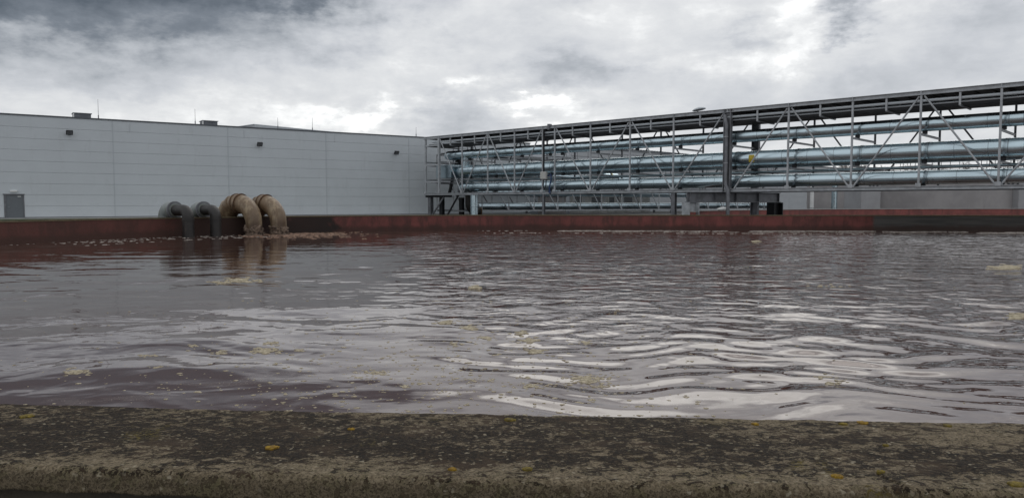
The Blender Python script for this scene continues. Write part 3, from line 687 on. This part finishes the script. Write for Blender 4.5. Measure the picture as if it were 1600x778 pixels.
for i in range(36):
    s_ = i * 2.
    m.tube([Q0 + DQ * s_ + UZ * (T0 + .09), Q0 + DQ * s_ + UZ * (T0 + 1.15)], .03, 6)
for h_ in (.55, 1.13): m.tube([Q0 + UZ * (T0 + h_), Q0 + DQ * 70 + UZ * (T0 + h_)], .03, 6)
m.build('railing', M['steel_dark'], rb)
for s_ in (14, 40, 66):
    for wv in (0, 3.2): MB().beam(Q0 + DQ * s_ + NQ * wv + UZ * (GZ - .1), Q0 + DQ * s_ + NQ * wv + UZ * (B0 - .08), .3, .3, kind='i').build('support', M['steel_dark'], rb)
def clad_pipe(pts, r, name, label, matl='clad', group=None, seam=None, n=32, bands_every=None):
    e = empty(name, pts[0], label, 'pipe', group)
    MB().tube(pts, r, n).build('cladding', M[matl], e, True, 50)
    pts = [Vector(p) for p in pts]
    if bands_every:
        for a, b in zip(pts[:-1], pts[1:]):
            L = (b - a).length
            if L < bands_every * 1.5: continue
            dd = (b - a).normalized(); k = bands_every * .6
            while k < L: MB().tube([a + dd * (k - .018), a + dd * (k + .018)], r + .006, n).build('seam_band', M['band'], e, True); k += bands_every
    return e
grp = 'silver clad pipes on the rear pipe bridge'
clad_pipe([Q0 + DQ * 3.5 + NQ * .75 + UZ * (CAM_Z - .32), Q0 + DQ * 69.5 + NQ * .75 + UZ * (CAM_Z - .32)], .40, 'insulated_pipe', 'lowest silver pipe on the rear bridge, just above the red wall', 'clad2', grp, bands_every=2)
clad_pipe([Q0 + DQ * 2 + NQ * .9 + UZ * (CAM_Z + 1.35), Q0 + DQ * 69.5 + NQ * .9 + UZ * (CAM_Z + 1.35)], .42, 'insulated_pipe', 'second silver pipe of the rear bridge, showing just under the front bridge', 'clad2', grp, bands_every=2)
clad_pipe([Q0 + DQ * 2 + NQ * .8 + UZ * (CAM_Z + 3.45), Q0 + DQ * 69.5 + NQ * .8 + UZ * (CAM_Z + 3.45)], .30, 'insulated_pipe', 'upper thin silver pipe on the rear bridge', 'clad', grp, bands_every=2)
clad_pipe([Q0 + DQ * 2 + NQ * 2.3 + UZ * (CAM_Z + 3.2), Q0 + DQ * 69.5 + NQ * 2.3 + UZ * (CAM_Z + 3.2)], .22, 'insulated_pipe', 'thin back pipe on the rear bridge behind the upper thin pipe', 'white', grp)
# broad silver vessel
p = at(955, 277, 97)
q = empty('pressure_vessel', p, 'short fat pale silver vessel glimpsed between the middle and lower pipes', 'vessel')
MB().tube([p - DQ * 1.5, p - DQ * 1.35, p + DQ * 1.0, p + DQ * 1.15], [.2, .5, .5, .2], 28).build('shell', M['clad'], q, True)
MB().tube([p - DQ * .2, p - DQ * .1], .53, 28).build('band', M['yellow'], q, True)

# ------------------------------------------------------------------ front pipe bridge
OF = Vector((-9.7, 83, 0)); DF = Vector((.7326, -.6807, 0)); NF = Vector((.6807, .7326, 0))
TOP, BOT = CAM_Z + 7.36, CAM_Z + .92
W = 5.0
def F(s_, w_, z_): return OF + DF * s_ + NF * w_ + UZ * z_
nodes = [.11, 2.35, 6.02, 9.84, 13.59, 17.25, 18.76, 22.95, 27.21, 31.48, 36.3, 41.11, 45.62, 49.91, 54.38, 58.8, 63.2, 67.6]
SE = 68.
fb = empty('pipe_bridge', F(0, 0, GZ), 'long front steel truss bridge rising to the right, carrying three thick silver pipes', 'pipe bridge')
up = Vector((0, 0, 1))
def ibeam_part(name, p, q, wd, ht, mt='steel', up=(0, 0, 1), tf=.03, tw=.02):
    return MB().beam(p, q, wd, ht, up=up, kind='i', tf=tf, tw=tw).build(name, M[mt], fb)
ibeam_part('top_chord', F(-.25, 0, TOP - .14), F(SE, 0, TOP - .14), .26, .28)
ibeam_part('bottom_chord', F(-.25, 0, BOT + .11), F(SE, 0, BOT + .11), .26, .24)
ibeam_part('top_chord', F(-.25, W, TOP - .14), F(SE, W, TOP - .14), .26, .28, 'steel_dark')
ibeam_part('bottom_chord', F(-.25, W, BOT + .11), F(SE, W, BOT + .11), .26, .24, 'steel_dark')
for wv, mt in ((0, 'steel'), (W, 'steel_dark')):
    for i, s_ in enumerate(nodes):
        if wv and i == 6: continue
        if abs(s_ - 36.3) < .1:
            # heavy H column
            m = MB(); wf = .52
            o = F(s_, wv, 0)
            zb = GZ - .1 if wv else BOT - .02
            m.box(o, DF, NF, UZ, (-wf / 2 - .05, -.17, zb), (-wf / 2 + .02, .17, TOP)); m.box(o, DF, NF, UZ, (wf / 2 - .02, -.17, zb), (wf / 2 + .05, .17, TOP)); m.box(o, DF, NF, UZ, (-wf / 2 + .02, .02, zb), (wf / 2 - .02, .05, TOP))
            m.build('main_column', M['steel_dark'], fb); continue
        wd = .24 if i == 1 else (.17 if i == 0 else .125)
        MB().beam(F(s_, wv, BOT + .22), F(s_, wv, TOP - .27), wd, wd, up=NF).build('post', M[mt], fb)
    # zigzag of round braces: nodes where the braces meet at the bottom chord
    lows = [6.02, 13.59, 22.95, 31.48, 45.62, 54.38, 63.2]; highs = [2.35, 9.84, 17.0, 18.95, 27.21, 36.0, 36.9, 41.11, 49.91, 58.8]
    prs = [(6.02, 2.5), (6.02, 9.7), (13.59, 10.), (13.59, 17.1), (22.95, 18.95), (22.95, 27.05), (31.48, 27.4), (31.48, 35.9), (36.75, 41.0), (45.62, 41.3), (45.62, 49.8), (54.38, 50.1), (54.38, 58.7), (63.2, 59.)]
    for lo, hi in prs:
        k = .16 * (1 if hi > lo else -1)
        MB().tube([F(lo + k, wv, BOT + .26), F(hi, wv, TOP - .34)], .062, 10).build('brace', M[mt], fb, True)
for s_ in nodes:
    m = MB(); m.box(F(s_, 0, 0), DF, NF, UZ, (-.16, -.145, BOT + .16), (.16, -.125, BOT + .42)); m.build('gusset_plate', M['steel'], fb); MB().box(F(s_, 0, 0), DF, NF, UZ, (-.03, -.14, TOP - .27), (.03, -.10, TOP + .01)).build('stiffener', M['steel'], fb)
# pipe-bearing cross beams
for z_ in (CAM_Z + 4.55, CAM_Z + 2.6):
    for s_ in nodes:
        if s_ == 18.76: continue
        MB().beam(F(s_, 0, z_), F(s_, W, z_), .10, .14, kind='i').build('cross_beam', M['steel'], fb)
for s_ in nodes:
    for z_ in (BOT + .12, TOP - .14): MB().beam(F(s_, 0, z_), F(s_, W, z_), .14, .2, kind='i').build('cross_beam', M['steel_dark'], fb)
# hangers half way between posts with brackets carrying the cable tray
hs = [4.2, 7.95, 11.7, 15.4, 20.9, 25.1, 29.3, 33.9, 38.7, 43.4, 47.8, 52.15, 56.6, 61]
for s_ in hs:
    m = MB(); m.beam(F(s_, -.02, TOP - .28), F(s_, -.02, TOP - 1.12), .12, .10, up=NF); m.beam(F(s_, -.02, TOP - 1.12), F(s_, 3.0, TOP - 1.12), .1, .09, kind='i')
    m.beam(F(s_, 3.0, TOP - 1.12), F(s_, 3.0, TOP - .28), .09, .09, up=NF); m.build('hanger', M['steel'], fb)
m = MB()
m.box(F(0, 0, 0), DF, NF, UZ, (.3, .35, TOP - 1.07), (SE, 2.9, TOP - 1.03)); m.box(F(0, 0, 0), DF, NF, UZ, (.3, .35, TOP - 1.03), (SE, .38, TOP - .84)); m.box(F(0, 0, 0), DF, NF, UZ, (.3, 2.87, TOP - 1.03), (SE, 2.9, TOP - .84))
m.build('cable_tray', M['black'], fb)
m = MB()
for k in range(9):
    w_ = .5 + k * .26; m.tube([F(.6, w_, TOP - .97), F(20, w_ + .05, TOP - .95), F(40, w_ - .05, TOP - .98), F(SE, w_, TOP - .97)], .05 + .02 * (k % 3), 8)
m.build('cables', M['black'], fb, True)
MB().box(F(0, 0, 0), DF, NF, UZ, (.0, .16, TOP - .02), (SE, W - .16, TOP + .02)).build('roof_deck', M['black'], fb)
m = MB()
for k in range(68): m.box(F(0, 0, 0), DF, NF, UZ, (k + .45, .16, TOP - .1), (k + .52, W - .16, TOP - .021))
m.build('deck_ribs', M['black'], fb)
# end frame at the left
for z_ in (CAM_Z + 6.35, CAM_Z + 4.2, CAM_Z + 2.35):
    MB().beam(F(.11, 0, z_), F(2.35, 0, z_), .12, .14).build('end_rung', M['steel'], fb); MB().beam(F(.11, 0, z_), F(.11, W, z_), .12, .14).build('end_rung', M['steel_dark'], fb)
# conduits under the top chord (two thin pipes)
for w_, z_, r_, lb in ((.10, TOP - .64, .10, 'thin steel conduit under the top chord of the front bridge'), (.32, TOP - .86, .06, 'thinner conduit just under and behind the top conduit of the front bridge')):
    tag(MB().tube([F(1.2, w_, z_), F(SE - .2, w_, z_)], r_, 14).build('conduit', M['trim'], None, True), lb, 'conduit')
# the three big pipes
g3 = 'thick silver pipes on the front pipe bridge'
Z1, Z2, Z3 = CAM_Z + 5.27, CAM_Z + 3.50, CAM_Z + 1.74
def elbow_pts(c0, d_in, d_out, rad, n=8):
    """points of a quarter bend starting at c0"""
    out_ = []
    for k in range(n + 1):
        a = math.pi / 2 * k / n; out_.append(c0 + d_in * rad * math.sin(a) + d_out * rad * (1 - math.cos(a)))
    return out_
def run(z_, w_, s0):
    # bend to the rear at the far left end, then the long straight run
    b = elbow_pts(F(s0 + 1.0, w_, z_), -DF, NF, 1.0); b = b[::-1]
    return [b[0] + NF * 1.6] + b + [F(SE - .3, w_, z_)]
clad_pipe(run(Z1, 1.15, 2.0), .47, 'insulated_pipe', 'uppermost thick silver pipe of the front bridge', 'clad', g3, bands_every=1.9, n=48)
clad_pipe(run(Z2, 1.25, 4.0), .60, 'insulated_pipe', 'middle and thickest silver pipe of the front bridge', 'clad', g3, bands_every=1.9, n=48)
clad_pipe(run(Z3, 1.15, 4.2), .47, 'insulated_pipe', 'lowest thick silver pipe of the front bridge, resting just above the bottom chord', 'clad', g3, bands_every=1.9, n=48)
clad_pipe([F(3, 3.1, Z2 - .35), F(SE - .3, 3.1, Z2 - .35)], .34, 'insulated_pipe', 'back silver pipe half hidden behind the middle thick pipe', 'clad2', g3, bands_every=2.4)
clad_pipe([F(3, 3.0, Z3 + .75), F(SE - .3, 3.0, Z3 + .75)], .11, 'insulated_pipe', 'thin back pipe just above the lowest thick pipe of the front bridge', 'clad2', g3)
# pipe shoes and U-straps
for s_ in nodes:
    if s_ < 5: continue
    for z_, r_, w_ in ((Z1, .47, 1.15), (Z2, .60, 1.25), (Z3, .47, 1.15)):
        zb = {Z1: CAM_Z + 4.62, Z2: CAM_Z + 2.67, Z3: BOT + .22}[z_]
        if z_ - r_ > zb: MB().box(F(s_ + .0, w_, 0), DF, NF, UZ, (-.14, -.1, zb), (.14, .1, z_ - r_ + .03)).build('pipe_shoe', M['black'], fb)
        MB().tube([F(s_ + .28, w_, z_), F(s_ + .34, w_, z_)], r_ + .008, 40).build('pipe_strap', M['band'], fb, True)
for s_ in (12., 21.7, 30, 39, 48.6, 53.2, 57):
    for k in (0, .45): MB().tube([F(s_ + k, 1.3, Z2 - .58), F(s_ + k, 1.3, Z2 - 1.1)], .025, 6).build('drain_stub', M['steel_dark'], fb)
# left end duct box, stub duct
q = tag(MB().box(F(0, 0, 0), DF, NF, UZ, (1.2, .6, Z2 - .72), (3.6, 2.4, Z2 + .72)).build('duct_box', M['clad2'], None, bevel=.02), 'square grey duct box at the left end of the middle pipe', 'duct')
q = empty('riser_duct', F(5.4, 1.2, Z2 + .4), 'short upright silver duct joining the middle pipe to the upper pipe at the left end', 'duct')
MB().tube([F(5.3, 1.2, Z2 + .3), F(5.5, 1.2, Z1 - .3)], .42, 28).build('cladding', M['clad'], q, True); MB().tube([F(5.5, 1.2, Z1 - .42), F(5.5, 1.2, Z1 - .36)], .45, 28).build('band', M['band'], q, True)
pv = F(6.9, .9, 0)
q = empty('standpipe', (pv.x, pv.y, GZ), 'shiny upright silver pipe under the left end of the front bridge', 'pipe')
MB().tube([(pv.x, pv.y, GZ - .1), (pv.x, pv.y, BOT + .1)], .40, 28).build('pipe', M['clad'], q, True); MB().tube([(pv.x, pv.y, GZ + 1.), (pv.x, pv.y, GZ + 1.05)], .42, 28).build('band', M['band'], q, True)
# small bundle of bent pipework by it
q = empty('bent_pipe', F(3.8, 2.4, GZ), 'dark bent pipe ducking under the left end of the front bridge', 'pipe')
MB().tube([F(4.6, 4.2, CAM_Z - .9)] + elbow_pts(F(4.2, 3.6, CAM_Z - .9), -NF, UZ, .9) + [F(4.2, 2.7, BOT)], .38, 20).build('pipe', M['plastic_dark'], q, True); MB().tube([F(4.6, 4.2, CAM_Z - .9), F(4.55, 4.1, CAM_Z - .9)], .46, 20).build('flange', M['rust'], q, True)
# supports at the left end
for s_, w_, wd in ((.55, .3, .45), (2.1, .6, .42), (.8, W - .2, .45), (2.6, W - .3, .4)):
    MB().beam(F(s_, w_, GZ - .1), F(s_, w_, BOT - .24), wd, wd, up=NF, kind='i', tf=.04, tw=.03).build('support_column', M['black' if w_ > 2 or s_ > 1 else 'steel_dark'], fb)
for a, b in (((.9, 0.2, GZ + .1), (2.9, .2, BOT - .2)), ((2.9, .6, GZ), (4.8, .6, BOT)), ((.6, 3., BOT), (2.1, 3., BOT + 4.2)), ((3.4, 3., BOT), (2.3, 3., BOT + 4.2))):
    MB().beam(F(*a), F(*b), .26 if a[1] == 3. else .14, .26 if a[1] == 3. else .14).build('support_brace', M['black' if a[1] > .3 else 'steel_dark'], fb)
ibeam_part('bearing_beam', F(-.2, .2, BOT - .13), F(4.2, .2, BOT - .13), .3, .24, 'black')
# oblique transfer beam under the main column with its two stub columns
a = at(1073, 309, 57.4); b = at(1217, 309, 63.0)
A_ = Vector((a.x, a.y, 0)); B_ = Vector((b.x, b.y, 0)); dB = (B_ - A_).normalized(); LB = (B_ - A_).length; nB = Vector((-dB.y, dB.x, 0))
zt = BOT - .02; zbm = zt - .82
tb = MB(); tb.box(A_, dB, nB, UZ, (0, -.2, zt - .05), (LB, .2, zt)); tb.box(A_, dB, nB, UZ, (0, -.2, zbm), (LB, .2, zbm + .05)); tb.box(A_, dB, nB, UZ, (0, -.03, zbm + .05), (LB, .03, zt - .05))
for k in (0.02, .28, .5, .75, .985): tb.box(A_, dB, nB, UZ, (LB * k - .02, -.19, zbm + .05), (LB * k + .02, -.03, zt - .05))
tb.build('transfer_beam', M['steel_dark'], fb)
for k in (.04, .955):
    m = MB(); o = A_ + dB * (LB * k)
    for sx in (-.5, .5): m.box(o, dB, nB, UZ, (sx - .05, -.4, GZ - .1), (sx + .05, .4, zbm))
    m.box(o, dB, nB, UZ, (-.45, -.03, GZ - .1), (.45, .03, zbm)); m.build('stub_column', M['steel' if k < .5 else 'black'], fb)
# rainwater pipe on the main column
dp = empty('downpipe', F(36.3, -.28, GZ), 'grey rainwater downpipe running down the front of the main bridge column', 'pipe')
MB().tube([F(36.05, -.05, TOP - .5), F(36.2, -.25, TOP - .9), F(36.3, -.25, TOP - 1.2), F(36.3, -.25, BOT + .6), F(36.55, -.3, BOT + .1), F(36.55, -.3, GZ - .05)], .15, 16).build('pipe', M['steel_dark'], dp, True)
for z_ in (GZ + 1.2, BOT + 2.2, TOP - 2.2): MB().tube([F(36.3 if z_ > BOT else 36.55, -.26, z_), F(36.3 if z_ > BOT else 36.55, -.26, z_ + .06)], .175, 16).build('clamp', M['steel'], dp)
# intermediate posts to the ground
for s_, w_, wd, lb in ((17.6, -.22, .22, 'slim dark post below the junction box on the front bridge'), (31.5, .15, .36, 'dark steel post under the front bridge left of the transfer beam')):
    e = empty('support_post', F(s_, w_, GZ), lb, 'post')
    MB().beam(F(s_, w_, GZ - .05), F(s_, w_, BOT - .02), wd, wd, up=NF, kind='i').build('shaft', M['steel_dark'], e); MB().box(F(s_, w_, 0), DF, NF, UZ, (-wd, -wd, GZ - .05), (wd, wd, GZ + .03)).build('base_plate', M['steel_dark'], e)
# junction box with hoses
pj = onplane(850.5, 274.5, F(0, -.15, 0), NF); sj = (pj - OF).dot(DF); zj = pj.z
e = empty('junction_box', F(sj, -.2, zj), 'small pale grey junction box with dangling black cables on the front bridge', 'junction box')
MB().box(F(sj, 0, zj), DF, NF, UZ, (-.37, -.34, -.36), (.37, -.1, .36)).build('casing', M['box'], e, bevel=.03)
MB().box(F(sj, 0, zj), DF, NF, UZ, (-.33, -.365, -.32), (.33, -.345, .32)).build('lid', M['box'], e, bevel=.01)
MB().tube([F(sj + .0, -.2, zj - .36), F(sj - .05, -.25, zj - 1.0), F(sj + .12, -.25, zj - 1.3), F(sj + .25, -.2, zj - .9), F(sj + .25, -.2, zj - .36)], .05, 8).build('cable', M['black'], e, True)
MB().beam(F(sj - .12, -.1, zj + .36), F(sj - .12, -.1, TOP - .3), .16, .08, up=NF).build('cable_duct', M['black'], e)
tag(MB().tube([F(sj + .45, -.15, zj - .05), F(sj + .85, -.2, zj + .1), F(sj + .95, -.25, zj - .4), F(sj + .7, -.25, zj - 1.1), F(sj + .75, -.2, zj - 1.7), F(sj + .5, -.1, BOT + .2)], .07, 10).build('hose', M['hose_blue'], None, True), 'blue hose hanging beside the junction box', 'hose')
# yellow tag on the middle pipe
py_ = onplane(1174, 244, F(0, 1.25 - .60, 0), NF); sy = (py_ - OF).dot(DF)
m = MB(); aa = np.linspace(R(150), R(205), 10); vs_ = []
for a in aa:
    for ds in (-.22, .22): vs_.append(F(sy + ds, 1.25 + .612 * math.cos(a), Z2 + .612 * math.sin(a) * -1))
fs = [(2 * i, 2 * i + 1, 2 * i + 3, 2 * i + 2) for i in range(len(aa) - 1)]
tag(m.add(vs_, fs).build('pipe_marker', M['yellow'], None), 'yellow marker sticker on the middle thick pipe right of the main column', 'sticker')
# street lamp head on the top chord
pl_ = onplane(1091, 176, F(0, .1, 0), NF); s_ = (pl_ - OF).dot(DF)
e = empty('lamp', F(s_, 0, TOP), 'pale flat lamp head perched on the top chord left of the main column', 'lamp')
MB().tube([F(s_, 0, TOP), F(s_, 0, TOP + .22)], .06, 10).build('stem', M['steel'], e, True)
bm_ = MB(); n = 20; V = []; Fc = []
prof_l = [(0, .30), (.35, .28), (.62, .20), (.78, .10), (.80, .06), (.70, .02), (0, .01)]
for k, (rr, zz_) in enumerate(prof_l):
    for i in range(n):
        a = 2 * math.pi * i / n; V.append(F(s_ + .02 + rr * math.cos(a) * .72 + .1, rr * math.sin(a) * .5, TOP + .10 + zz_ * .82 + .10 * math.cos(a) * rr))
for k in range(len(prof_l) - 1):
    for i in range(n): Fc.append((k * n + i, k * n + (i + 1) % n, (k + 1) * n + (i + 1) % n, (k + 1) * n + i))
bm_.add(V, Fc).build('head', M['trim'], e, True)
# small clamp box on the chord
tag(MB().box(F(18.1, 0, TOP), DF, NF, UZ, (-.12, -.2, -.4), (.12, .2, .14)).build('chord_clamp', M['steel_dark'], None), 'small dark clamp over the top chord above the junction box', 'clamp')

# handrail and small lamp on the yard behind the transfer beam
pf = at(1127, 326.5, 57.0)
tag(MB().tube([pf - Vector((.32, 0, .02)), pf, pf + Vector((.34, .05, .05))], [.05, .15, .1], 14).build('wall_lamp', M['white'], None, True), 'small white lamp body under the transfer beam left of the downpipe', 'lamp')

# ------------------------------------------------------------------ inlet pipes over the basin wall
def rad_dir(deg_):
    a = R(deg_); v_ = E1 * math.cos(a) + E2 * math.sin(a); return Vector((v_[0], v_[1], 0))
C3 = Vector((CC[0], CC[1], 0))
def small_inlet(deg_, label, tilt=0):
    o = rad_dir(deg_); Pq = lambda r, z: C3 + o * r + UZ * z
    e = empty('inlet_pipe', Pq(26.4, GZ), label, 'pipe', 'dark elbow pipes over the basin wall')
    zc = 1.60
    ep = elbow_pts(Pq(25.25, zc), -o, -UZ, .45)
    MB().tube([Pq(26.6, zc)] + ep + [Pq(24.8, .42)], .325, 28).build('elbow', M['plastic_dark'], e, True, 60)
    MB().tube([Pq(24.8, 1.06), Pq(24.8, .98)], .355, 28).build('collar', M['plastic_dark'], e, True)
    MB().tube([Pq(24.8, .42), Pq(24.8, -.6)], .335, 28).build('down_leg', M['sleeve'] if False else M['plastic_dark'], e, True)
    MB().tube([Pq(26.25, zc), Pq(26.18, zc)], .53, 32).build('flange', M['steel_dark'], e, True)
    MB().tube([Pq(26.17, zc), Pq(26.10, zc)], .40, 28).build('ring', M['sleeve'], e, True)
    ep = elbow_pts(Pq(26.72, zc), o, -UZ, .42)
    MB().tube([Pq(26.25, zc)] + ep + [Pq(27.14, GZ - .1)], .49, 32).build('sleeve', M['sleeve'], e, True, 60)
small_inlet(147.3, 'dark grey elbow pipe leaving a pale sleeve, the leftmost pipe over the basin wall')
small_inlet(143.3, 'dark grey elbow pipe between the leftmost elbow and the big cream pipes')
def big_inlet(px_, Yd, deg_, label, seed, zc=.74, span=2.5):
    random.seed(seed)
    o = rad_dir(deg_); b0 = at(px_, 366, Yd); b0.z = 0
    Pq = lambda r, z: b0 + o * r + UZ * z
    r0 = 0.
    e = empty('inlet_pipe', Pq(span, GZ), label, 'pipe', 'big cream pipes over the basin wall')
    Ra = span / 2; ctr = r0 + Ra; rp = .50
    arc = lambda a0, a1, n: [Pq(ctr - Ra * math.cos(R(a)), zc + Ra * math.sin(R(a))) for a in np.linspace(a0, a1, n)]
    MB().tube([Pq(r0, -.5), Pq(r0, .3)] + arc(0, 84, 22), [rp, rp] + list(np.linspace(rp, .585, 22)), 40).build('bend', M['big'], e, True, 60)
    for k, (a0, a1) in enumerate(((96, 110), (110, 126), (126, 144), (144, 162), (162, 180))):
        MB().tube(arc(a0, a1, 2), [.655, .60], 36).build('mitre_segment', M['big'], e, True, 30)
    for k, a in enumerate((83, 96)):
        MB().tube(arc(a - 1.1, a + 1.1, 2), .665, 40).build('flange', M['rust'], e, True)
    MB().tube(arc(83, 97, 4), .625, 40).build('sleeve', M['big'], e, True)
    MB().tube([Pq(ctr + Ra, zc), Pq(ctr + Ra, GZ - .2)], .58, 30).build('ground_leg', M['big'], e, True)
    # crusty frayed collar at the outlet
    V = []; Fc = []; n = 44; rows_ = 12
    for k in range(rows_):
        z = -.25 + k * .075
        for i in range(n):
            a = 2 * math.pi * i / n; nz = noise.fractal(Vector((math.cos(a) * 2.2 + seed, math.sin(a) * 2.2, z * 5)), .7, 2, 4)
            fr_ = (.10 if k == rows_ - 1 else .0)
            rr = rp + .06 + .22 * nz * (1 - .25 * k / rows_) + (.09 if k < 3 else 0) - (.07 if k == rows_ - 1 else 0)
            rr = max(rr, rp + .012) if k < rows_ - 1 else rp - .03
            V.append(Pq(r0, 0) + Vector((math.cos(a) * rr, math.sin(a) * rr, z + .34 * noise.noise(Vector((math.cos(a) * 1.3 + seed, math.sin(a) * 1.3, 7.))) * (k / rows_) + .08 * nz)))
    for k in range(rows_ - 1):
        for i in range(n): Fc.append((k * n + i, k * n + (i + 1) % n, (k + 1) * n + (i + 1) % n, (k + 1) * n + i))
    MB().add(V, Fc).build('sludge_crust', M['crust'], e, True, 80)
big_inlet(397, 46.9, 157, 'thick cream stained bend pipe with rusty flange, the left one of the big pair', 4)
big_inlet(435.5, 47.6, 153, 'thick cream stained bend pipe standing right of the other big bend', 9, .72, 2.45)
p = wpt(449, 364); tag(MB().tube([(p[0], p[1], -.1), (p[0], p[1], .42), (p[0] + .03, p[1], .45)], [.05, .06, .12], 10).build('water_jet', M['white'], None, True), 'little white jet of water spouting right of the big cream pipes', 'water jet')

# ------------------------------------------------------------------ lichen patches on the near coping
def lichen(px, py, r, mt, label, grp=None):
    p = onplane(px, py, (0, 0, 1.16), (0, 0, 1)); n = 22; V = []; Fc = []
    z0 = 1.16 + .003 * noise.fractal(Vector((p.x * 1.6, p.y * 1.6, 3)), 1, 2, 3) + .0035 * noise.fractal(Vector((p.x * 7, p.y * 7, 8.1)), .8, 2.1, 5)
    for k, (f_, h_) in enumerate(((1, -.004), (.97, .0045), (.6, .006))):
        for i in range(n):
            a = 2 * math.pi * i / n; rr = r * f_ * (1 + .42 * noise.noise(Vector((math.cos(a) * 2 + px, math.sin(a) * 2, py))) + .12 * random.uniform(-1, 1))
            V.append((p.x + math.cos(a) * rr * 1.15, p.y + math.sin(a) * rr * .95, z0 + h_ + random.uniform(-.001, .001)))
    V.append((p.x, p.y, z0 + .006))
    for k in range(2):
        for i in range(n): Fc.append((k * n + i, k * n + (i + 1) % n, (k + 1) * n + (i + 1) % n, (k + 1) * n + i))
    for i in range(n): Fc.append((2 * n + i, 2 * n + (i + 1) % n, 3 * n))
    o = MB().add(V, Fc).build('lichen', mt, None, True, 80); tag(o, label, 'lichen', grp)
M['lich'] = mat('orange_lichen', (.30, .165, .012), .9, 0, .4, 60, var2=(.42, .26, .02), bump=.8, bscale=200)
M['lich2'] = mat('mustard_lichen', (.19, .14, .02), .9, 0, .5, 50, bump=.8, bscale=200)
g_ = 'lichen patches on the near coping'
for a in ((425, 700, .021, 'lich', 'bright orange oval lichen on the left half of the mossy coping'), (1308, 744, .016, 'lich', 'orange lichen near the bottom right, close to the coping edge'), (1376, 737, .011, 'lich2', 'small mustard lichen right of the orange one at bottom right'),
          (797, 656, .020, 'lich2', 'mustard lichen at the water edge in the middle of the coping'), (549, 671, .012, 'lich', 'small orange lichen left of centre near the water edge'), (707, 733, .012, 'lich', 'orange lichen at lower centre, left one of a low pair'), (824, 733, .014, 'lich2', 'mustard lichen at lower centre, right one of a low pair'),
          (42, 650, .024, 'lich2', 'mustard lichen at the far left by the water edge'), (1180, 662, .012, 'lich', 'orange lichen on the inner edge right of centre'), (1348, 661, .018, 'lich', 'orange lichen crust on the inner edge at right'), (1318, 663, .014, 'lich2', 'mustard lichen beside the orange crust on the inner edge at right'),
          (1384, 697, .008, 'lich2', 'tiny mustard lichen in the middle of the coping at right'), (1480, 665, .014, 'lich2', 'mustard lichen on the inner edge near the right side'), (1590, 757, .022, 'lich2', 'broad mustard lichen in the bottom right corner')):
    lichen(a[0], a[1], a[2], M[a[3]], a[4], g_)

# ------------------------------------------------------------------ bare trees on the horizon
def bare_tree(x, y, h, seed, label):
    r_ = random.Random(seed); e = empty('bare_tree', (x, y, GZ), label, 'tree', 'bare winter trees beyond the tanks')
    tr = MB(); tr.tube([(x, y, GZ - .2), (x + r_.uniform(-.3, .3), y, GZ + h * .35), (x + r_.uniform(-.6, .6), y, GZ + h * .6)], [.28, .2, .12], 7); tr.build('trunk', M['bark'], e, True)
    cr_ = MB()
    def br(p, d_, L, rad, lv):
        q_ = p + d_ * L; n_ = 4 if lv > 1 else 5
        cr_.tube([p, q_], [rad, rad * .65], 3, False)
        if lv == 0: return
        for _ in range(n_):
            dd = (d_ + Vector((r_.gauss(0, .55), r_.gauss(0, .55), r_.gauss(.08, .4)))).normalized()
            br(p + d_ * L * r_.uniform(.45, 1), dd, L * r_.uniform(.5, .78), max(rad * .6, .03), lv - 1)
    for _ in range(7):
        dd = Vector((r_.gauss(0, .6), r_.gauss(0, .6), r_.uniform(.4, 1))).normalized(); br(Vector((x, y, GZ + h * r_.uniform(.25, .6))), dd, h * r_.uniform(.18, .27), .09, 3)
    cr_.build('crown', M['bark'], e)
tl = 'bare winter tree in the row above the tanks, between middle and lowest pipes'
rr_ = random.Random(5)
for i in range(26):
    px = 1318 + i * 11.5 + rr_.uniform(-4, 4); p = at(px, 300, 225 + rr_.uniform(-12, 18)); bare_tree(p.x, p.y, rr_.uniform(12, 15.5), i, tl)
# pale sheds in front of the trees
e5, *_ = wall_building('building', (88, 190), (128, 196), 12, CAM_Z + 8.2, 'low pale building in front of the bare trees, seen between the pipes at right', 'panel_far', 6, 2)

for o in bpy.data.objects:
    if '_o' in o: del o['_o']
